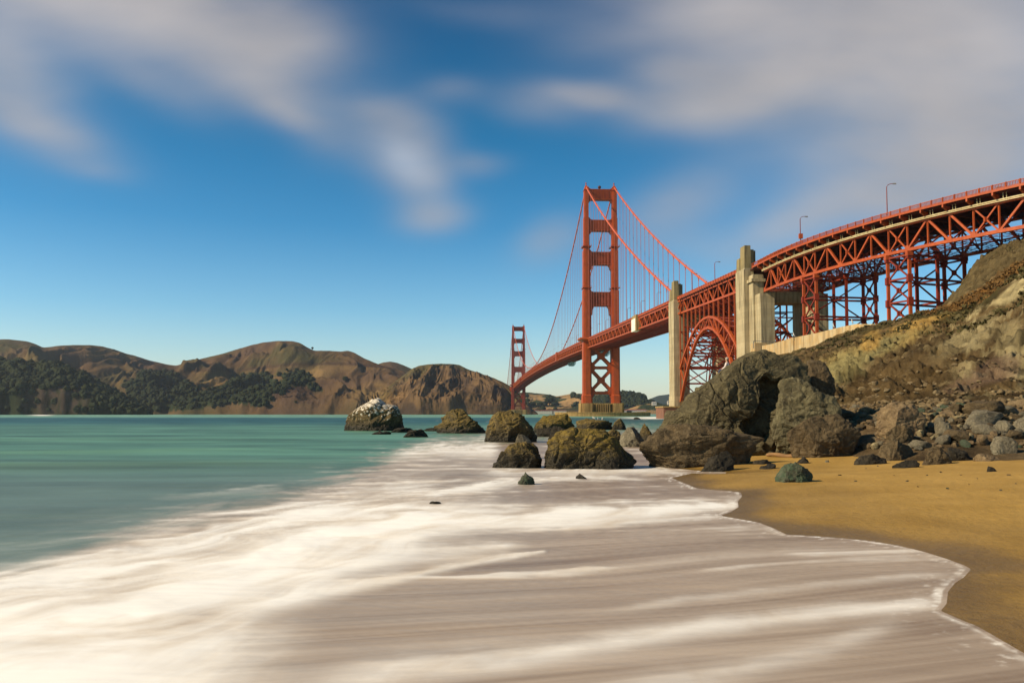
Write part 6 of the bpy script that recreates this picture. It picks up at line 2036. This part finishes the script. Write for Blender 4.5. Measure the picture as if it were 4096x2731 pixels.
hut = empty('concrete_hut', tuple(at_depth(1752, 800, 296)))
mb = MB()
a = at_depth(1733, 789, 296); b2 = at_depth(1760, 800, 296); h0 = np.array(hut.location)
mb.add([(p - h0) for p in [at_depth(1733, 812, 296), at_depth(1785, 812, 296), at_depth(1785, 800, 296), at_depth(1757, 787, 296), at_depth(1733, 787, 296),
                           at_depth(1733, 812, 296) + [0, 5, 0], at_depth(1785, 812, 296) + [0, 5, 0], at_depth(1785, 800, 296) + [0, 5, 0], at_depth(1757, 787, 296) + [0, 5, 0], at_depth(1733, 787, 296) + [0, 5, 0]]],
       [(0, 1, 2, 3, 4), (9, 8, 7, 6, 5), (0, 5, 6, 1), (1, 6, 7, 2), (2, 7, 8, 3), (3, 8, 9, 4), (4, 9, 5, 0)])
mb.build('wall', M['wall'], hut)
mb = MB()
pr = [at_depth(1731, 800, 295), at_depth(1731, 783, 295), at_depth(1778, 784.5, 295), at_depth(1778, 790, 295)]
for p, q in zip(pr[:-1], pr[1:]): mb.beam(p - h0, q - h0, 0.22, 0.22)
mb.build('handrail', M['grey'], hut)
tag(hut, 'small tan concrete structure with a pipe rail at the foot of the big pylon', 'hut')

fort = empty('brick_fort', (95, 408, 0))
mb = MB()
f0 = np.array([95, 408, 0.])
c1 = at_depth(1517, 948, 430)
def fb(x0, x1, y0, y1, z0_, z1_, m_=None):
    (m_ or mb).hexa([np.array(q) - f0 for q in [(x0, y0, z0_), (x1, y0, z0_), (x1, y1, z0_), (x0, y1, z0_), (x0, y0, z1_), (x1, y0, z1_), (x1, y1, z1_), (x0, y1, z1_)]])
fb(76.6, 132, 418, 440, -1, 5.6)
mb.build('wall', M['brick'], fort)
mb = MB(); fb(76.2, 132.4, 417.6, 440.4, 5.6, 6.3, mb); mb.build('parapet', M['pier'], fort)
tag(fort, 'low dark brick sea wall block at the foot of the slim pylon', 'fort')


# ---- buildings, masts and houses on the far shore
def house(u, v, D, w_, h_, d_, wallm, roofm, label, group=None):
    p = at_depth(u, v, D); p[2] = max(p[2], 0.5)
    r = empty('building', tuple(p))
    mb = MB(); mb.hexa([(-w_ / 2, 0, -8), (w_ / 2, 0, -8), (w_ / 2, d_, -8), (-w_ / 2, d_, -8), (-w_ / 2, 0, h_), (w_ / 2, 0, h_), (w_ / 2, d_, h_), (-w_ / 2, d_, h_)])
    mb.build('wall', wallm, r)
    mb = MB(); e = 0.8; rh = h_ * 0.45
    mb.add([(-w_ / 2 - e, -e, h_ + .003), (w_ / 2 + e, -e, h_ + .003), (w_ / 2 + e, d_ + e, h_ + .003), (-w_ / 2 - e, d_ + e, h_ + .003), (-w_ / 2 + 2, d_ / 2, h_ + rh), (w_ / 2 - 2, d_ / 2, h_ + rh)],
           [(0, 3, 2, 1), (0, 1, 5, 4), (2, 3, 4, 5), (1, 2, 5), (3, 0, 4)])
    mb.build('roof', roofm, r)
    mb = MB(); n = max(2, int(w_ / 6))
    for i in range(n):
        x = -w_ / 2 + (i + .5) * w_ / n
        mb.hexa([(x - .8, -.12, h_ * .3), (x + .8, -.12, h_ * .3), (x + .8, 0.05, h_ * .3), (x - .8, 0.05, h_ * .3), (x - .8, -.12, h_ * .7), (x + .8, -.12, h_ * .7), (x + .8, 0.05, h_ * .7), (x - .8, 0.05, h_ * .7)])
    mb.build('windows', M['grey'], r)
    tag(r, label, 'building', group)


M['roofred'] = paint_mat('red_roof', (0.36, 0.10, 0.06), (0.28, 0.08, 0.05), 0.8)
M['housewhite'] = paint_mat('pale_house_wall', (0.62, 0.56, 0.48), (0.5, 0.45, 0.38), 0.8)
GB = 'low waterfront buildings on the far shore'
for u, v, w_, h_, lab in [(1222, 945, 34, 4, 'small pale building at the water beside the far tower'), (1252, 945.5, 60, 4, 'long pale red roofed building left of the tower pier'),
                          (1285, 945.5, 50, 4, 'pale waterfront building just behind the left end of the fender'), (1438, 945, 40, 4, 'red roofed building right of the tower pier'),
                          (1462, 944.5, 70, 5, 'long red roofed building behind the right end of the fender')]:
    house(u, v, 2950, w_, h_, 20, M['housewhite'], M['roofred'], lab, GB)
house(1503, 926, 3000, 16, 4, 10, M['housewhite'], M['housewhite'], 'white house on the low bluff left of the slim pylon')
house(1538, 924, 3000, 15, 4, 10, M['housewhite'], M['housewhite'], 'white house tight against the slim pylon on the bluff')
def ship_sail(u, h_, lab):
    p = at_depth(u, 947, 2700); r = empty('sailboat', (p[0], p[1], 0))
    mb = MB(); mb.hexa([(-4, -1.2, -.5), (4, -1.2, -.5), (4, 1.2, -.5), (-4, 1.2, -.5), (-5.5, -1.6, 1.2), (5.5, -1.6, 1.2), (5.5, 1.6, 1.2), (-5.5, 1.6, 1.2)]); mb.build('hull', M['housewhite'], r)
    mb = MB(); mb.tube([(0, 0, 1), (0, 0, h_)], [0.35, 0.25], 6); mb.beam((0, 0, 3), (4.5, 0, 3), 0.3, 0.3); mb.build('mast', M['grey'], r)
    tag(r, lab, 'sailboat', 'moored sailboats in the far marina')
for i, u in enumerate((1497, 1501, 1506, 1509, 1514, 1519)):
    ship_sail(u, 16 + (i * 7 % 5) * 2.0, 'moored sailboat with a bare mast in the far marina beside the slim pylon')


# ---- birds
def bird(name, label, loc, yaw, col, s=1.0, upright=True, group=None, head_col=None):
    r = empty(name, tuple(loc), yaw)
    V, F = ico(3)
    tilt = 1.15 if upright else 0.2
    cx, sx = math.cos(tilt), math.sin(tilt)
    Vb = V * np.array([0.26, 0.10, 0.11]) * (1 + 0.25 * V[:, :1] * np.array([[0, 1, 1]]))
    R = np.array([[cx, 0, -sx], [0, 1, 0], [sx, 0, cx]])
    P = Vb @ R.T + np.array([0, 0, 0.34 if upright else 0.22])
    neck = V * np.array([0.055, 0.05, 0.14]) + np.array([0.09 if upright else 0.20, 0, 0.66 if upright else 0.34])
    head = V * np.array([0.075, 0.05, 0.05]) + np.array([0.13 if upright else 0.25, 0, 0.80 if upright else 0.46])
    b = np_mesh('body', np.vstack([P, neck]) * s, np.vstack([F, F + len(V)]), col, parent=r)
    np_mesh('head', head * s, F, head_col or col, parent=r)
    mb = MB(); x0 = 0.18 if upright else 0.30; z0_ = 0.80 if upright else 0.455
    mb.tube([(x0 * s, 0, z0_ * s), ((x0 + 0.13) * s, 0, (z0_ + (0.03 if upright else -0.02)) * s)], [0.02 * s, 0.006 * s], 5); mb.build('beak', M['cream'], r)
    mb = MB()
    for y in (-0.05, 0.05): mb.tube([(0, y * s, -0.05), (0, y * s, 0.2 * s)], 0.015 * s, 5)
    mb.build('legs', M['grey'], r)
    mb = MB(); mb.hexa([(-0.28 * s, -0.05 * s, 0.06 * s), (-0.05 * s, -0.06 * s, 0.1 * s), (-0.05 * s, 0.06 * s, 0.1 * s), (-0.28 * s, 0.05 * s, 0.06 * s), (-0.26 * s, -0.05 * s, 0.09 * s), (-0.05 * s, -0.06 * s, 0.2 * s), (-0.05 * s, 0.06 * s, 0.2 * s), (-0.26 * s, 0.05 * s, 0.09 * s)]); mb.build('tail', col, r)
    tag(r, label, 'bird', group)


M['black'] = paint_mat('black_plumage', (0.018, 0.016, 0.015), (0.012, 0.011, 0.010), 0.6)
M['gull'] = paint_mat('white_plumage', (0.75, 0.72, 0.66), (0.6, 0.58, 0.54), 0.7)
gb = 'cormorants perched on the white stained sea rock'
top_z = {}
for i, (x, s, lab) in enumerate([(1093, 1.0, 'black cormorant standing on the very peak of the white stained rock'), (1068, 0.95, 'black cormorant second from the peak of the white stained rock'),
                                 (1048, 0.8, 'hunched black cormorant third from the peak of the white stained rock'), (1006, 1.0, 'black cormorant leaning left halfway down the rock ridge'),
                                 (990, 0.75, 'small black cormorant beside the leaning one on the rock ridge'), (950, 0.75, 'black cormorant lower on the left ridge of the white stained rock'),
                                 (936, 0.7, 'dark cormorant near the lowest group on the left ridge'), (918, 0.7, 'lowest but one dark cormorant on the left ridge of the sea rock'),
                                 (905, 0.65, 'lowest dark cormorant on the left ridge of the sea rock')]):
    u, v = px('z5', x, 650)
    us_, vs_ = survey(RGP)
    m_ = np.abs(us_ - u) < 1.2
    p = RGP[m_][np.argmin(vs_[m_])]
    bird('cormorant', lab, p + np.array([0, 0.1, -0.06]), 2.6 + 0.5 * math.sin(i * 3), M['black'], s * 1.15, True, gb)
for u, v, D, lab in [(1824.5, 773, 262.5, 'gull standing on the retaining wall below the tall trestle'), (1916, 753, 240, 'gull on the retaining wall right of the near trestle columns'), (1959, 743.5, 232, 'gull near the upper end of the retaining wall')]:
    bird('gull', lab, at_depth(u, v, D) + np.array([0, 0.3, 0.0]), 3.0, M['gull'], 1.7, True, 'gulls on the retaining wall')
for i, (x, y, nm) in enumerate([(1802, 289, 'peak'), (1833, 324, 'left shoulder'), (1862, 324, 'right shoulder')]):
    u, v = px('z6', x, y)
    p = at_depth(u, v, 82)
    cands = [o for o in COL.objects if o.name.startswith('sea_rock')]
    best = None
    for o in cands:
        arr = np.empty(len(o.data.vertices) * 3); o.data.vertices.foreach_get('co', arr); arr = arr.reshape(-1, 3) + np.array(o.location)
        uu, vv = survey(arr); mm = (np.abs(uu - u) < 2) & (np.abs(vv - v) < 25)
        if mm.any():
            kk_ = np.argmin(vv[mm]); q = arr[mm][kk_]
            if best is None or abs(survey(q)[1] - v) < abs(survey(best)[1] - v): best = q
    if best is not None:
        bird('gull', 'white gull on the %s of the brown rocks in front of the tower pier' % nm, best, 2.8 + i, M['gull'], 0.9, False, 'gulls on the rocks in front of the tower')


# ---- the person sitting on the shoulder of the crag
def skin_body(name, joints, bones, mat, parent, lvl=2):
    me = bpy.data.meshes.new(name)
    me.from_pydata([j[0] for j in joints], bones, [])
    ob = bpy.data.objects.new(name, me); COL.objects.link(ob)
    sk = ob.modifiers.new('skin', 'SKIN')
    for i, j in enumerate(joints):
        r = j[1] if isinstance(j[1], tuple) else (j[1], j[1])
        me.skin_vertices[0].data[i].radius = r
    me.skin_vertices[0].data[0].use_root = True
    sb = ob.modifiers.new('sub', 'SUBSURF'); sb.levels = lvl; sb.render_levels = lvl
    bpy.context.view_layer.update()
    dg = bpy.context.evaluated_depsgraph_get()
    m2 = bpy.data.meshes.new_from_object(ob.evaluated_get(dg))
    bpy.data.objects.remove(ob)
    o2 = bpy.data.objects.new(name, m2); COL.objects.link(o2)
    m2.materials.clear(); m2.materials.append(mat)
    m2.polygons.foreach_set('use_smooth', [True] * len(m2.polygons))
    o2.parent = parent
    return o2


def simple(name, col, rough=0.8):
    m, g, b = new_mat(name)
    tcn = g.n('ShaderNodeTexCoord').outputs['Object']
    n = noise_tex(g, tcn, 14, 4, 0.6)
    g.link(g.mix(n, tuple(x * 0.8 for x in col), tuple(min(1, x * 1.15) for x in col)), b.inputs['Base Color'])
    b.inputs['Roughness'].default_value = rough
    return m


us_, vs_ = survey(CRP)
u0, v0 = px('a7', 1385, 515)
mm = (np.abs(us_ - u0) < 2.0)
front = CRP[mm]; vv = vs_[mm]
seat = front[np.argmin(vv)]
r_ = at_depth(u0, v0 + 1, seat[1] + 0.35)
person = empty('person', (r_[0] + 0.05, r_[1] + 0.1, r_[2] - 0.22), 0.0)
seatz = 0.0
skin = simple('skin', (0.42, 0.24, 0.15)); hood = simple('pale_jacket', (0.58, 0.50, 0.47)); jeans = simple('dark_trousers', (0.05, 0.06, 0.10)); knit = simple('grey_knit_hat', (0.36, 0.31, 0.25))
# faces left (west) and a little away from the camera; hips behind the crest
J = [((0, 0, -0.02), (0.15, 0.13)), ((0.0, 0, 0.16), (0.14, 0.12)), ((-0.02, 0, 0.34), (0.17, 0.12)), ((-0.03, 0, 0.46), (0.10, 0.09)), ((-0.04, 0, 0.53), 0.055), ((-0.05, 0, 0.63), (0.085, 0.08)), ((-0.055, 0, 0.70), (0.08, 0.075)),
     ((-0.02, -0.17, 0.42), 0.06), ((-0.10, -0.22, 0.18), 0.045), ((-0.30, -0.16, 0.10), 0.036), ((-0.38, -0.13, 0.09), (0.035, 0.02)),
     ((-0.02, 0.17, 0.42), 0.06), ((-0.10, 0.22, 0.18), 0.045), ((-0.30, 0.16, 0.10), 0.036), ((-0.38, 0.13, 0.09), (0.035, 0.02)),
     ((-0.06, -0.10, -0.03), 0.10), ((-0.44, -0.12, 0.06), 0.07), ((-0.52, -0.12, -0.36), 0.045), ((-0.64, -0.13, -0.40), 0.035),
     ((-0.06, 0.10, -0.03), 0.10), ((-0.44, 0.12, 0.06), 0.07), ((-0.52, 0.12, -0.36), 0.045), ((-0.64, 0.13, -0.40), 0.035)]
BN = [(0, 1), (1, 2), (2, 3), (3, 4), (4, 5), (5, 6), (2, 7), (7, 8), (8, 9), (9, 10), (2, 11), (11, 12), (12, 13), (13, 14), (0, 15), (15, 16), (16, 17), (17, 18), (0, 19), (19, 20), (20, 21), (21, 22)]
skin_body('body', J, BN, skin, person)
skin_body('jacket', [((0, 0, -0.04), (0.17, 0.15)), ((0.0, 0, 0.16), (0.165, 0.145)), ((-0.02, 0, 0.34), (0.20, 0.145)), ((-0.03, 0, 0.46), (0.12, 0.105)), ((-0.035, 0, 0.50), (0.09, 0.085)),
                     ((-0.02, -0.18, 0.42), 0.08), ((-0.10, -0.23, 0.18), 0.062), ((-0.29, -0.165, 0.10), 0.05), ((-0.02, 0.18, 0.42), 0.08), ((-0.10, 0.23, 0.18), 0.062), ((-0.29, 0.165, 0.10), 0.05)],
          [(0, 1), (1, 2), (2, 3), (3, 4), (2, 5), (5, 6), (6, 7), (2, 8), (8, 9), (9, 10)], hood, person)
skin_body('trousers', [((0, 0, -0.06), (0.165, 0.145)), ((-0.06, -0.10, -0.03), 0.115), ((-0.44, -0.12, 0.06), 0.082), ((-0.52, -0.12, -0.34), 0.058), ((-0.06, 0.10, -0.03), 0.115), ((-0.44, 0.12, 0.06), 0.082), ((-0.52, 0.12, -0.34), 0.058)],
          [(0, 1), (1, 2), (2, 3), (0, 4), (4, 5), (5, 6)], jeans, person)
V, F = ico(4)
hv = V * np.array([0.105, 0.098, 0.105]) + np.array([-0.03, 0, 0.70])
hv[:, 2] = np.maximum(hv[:, 2], 0.665 + 0.02 * np.sin(np.arctan2(V[:, 1], V[:, 0]) * 18))
np_mesh('knit_hat', hv, F, knit, parent=person)
V3, F3 = ico(2)
np_mesh('nose', V3 * np.array([0.022, 0.014, 0.02]) + np.array([-0.145, 0, 0.625]), F3, skin, parent=person)
for y in (-0.078, 0.078):
    np_mesh('ear', V3 * np.array([0.02, 0.01, 0.03]) + np.array([-0.045, y, 0.63]), F3, skin, parent=person)
person.rotation_euler = (0, 0, -0.5)
tag(person, 'person in a pale jacket and grey knit hat sitting on the crag, seen from behind', 'person')
bpy.context.view_layer.update()

# ------------------------------------------------------------------ sea air
def build_haze():
    m = bpy.data.materials.new('sea_haze'); m.use_nodes = True
    t = m.node_tree
    for n in list(t.nodes): t.nodes.remove(n)
    o = t.nodes.new('ShaderNodeOutputMaterial'); v = t.nodes.new('ShaderNodeVolumePrincipled')
    v.inputs['Color'].default_value = (0.80, 0.88, 1.0, 1); v.inputs['Density'].default_value = HAZE; v.inputs['Anisotropy'].default_value = 0.35
    t.links.new(v.outputs[0], o.inputs['Volume'])
    mb = MB(); mb.hexa([(-6000, -250, -8), (6000, -250, -8), (6000, 8000, -8), (-6000, 8000, -8), (-6000, -250, 330), (6000, -250, 330), (6000, 8000, 330), (-6000, 8000, 330)])
    ob = mb.build('haze', m); tag(ob, kind='stuff', label='thin pale sea air over the strait', cat='haze')


HAZE = 3.2e-5
build_haze()
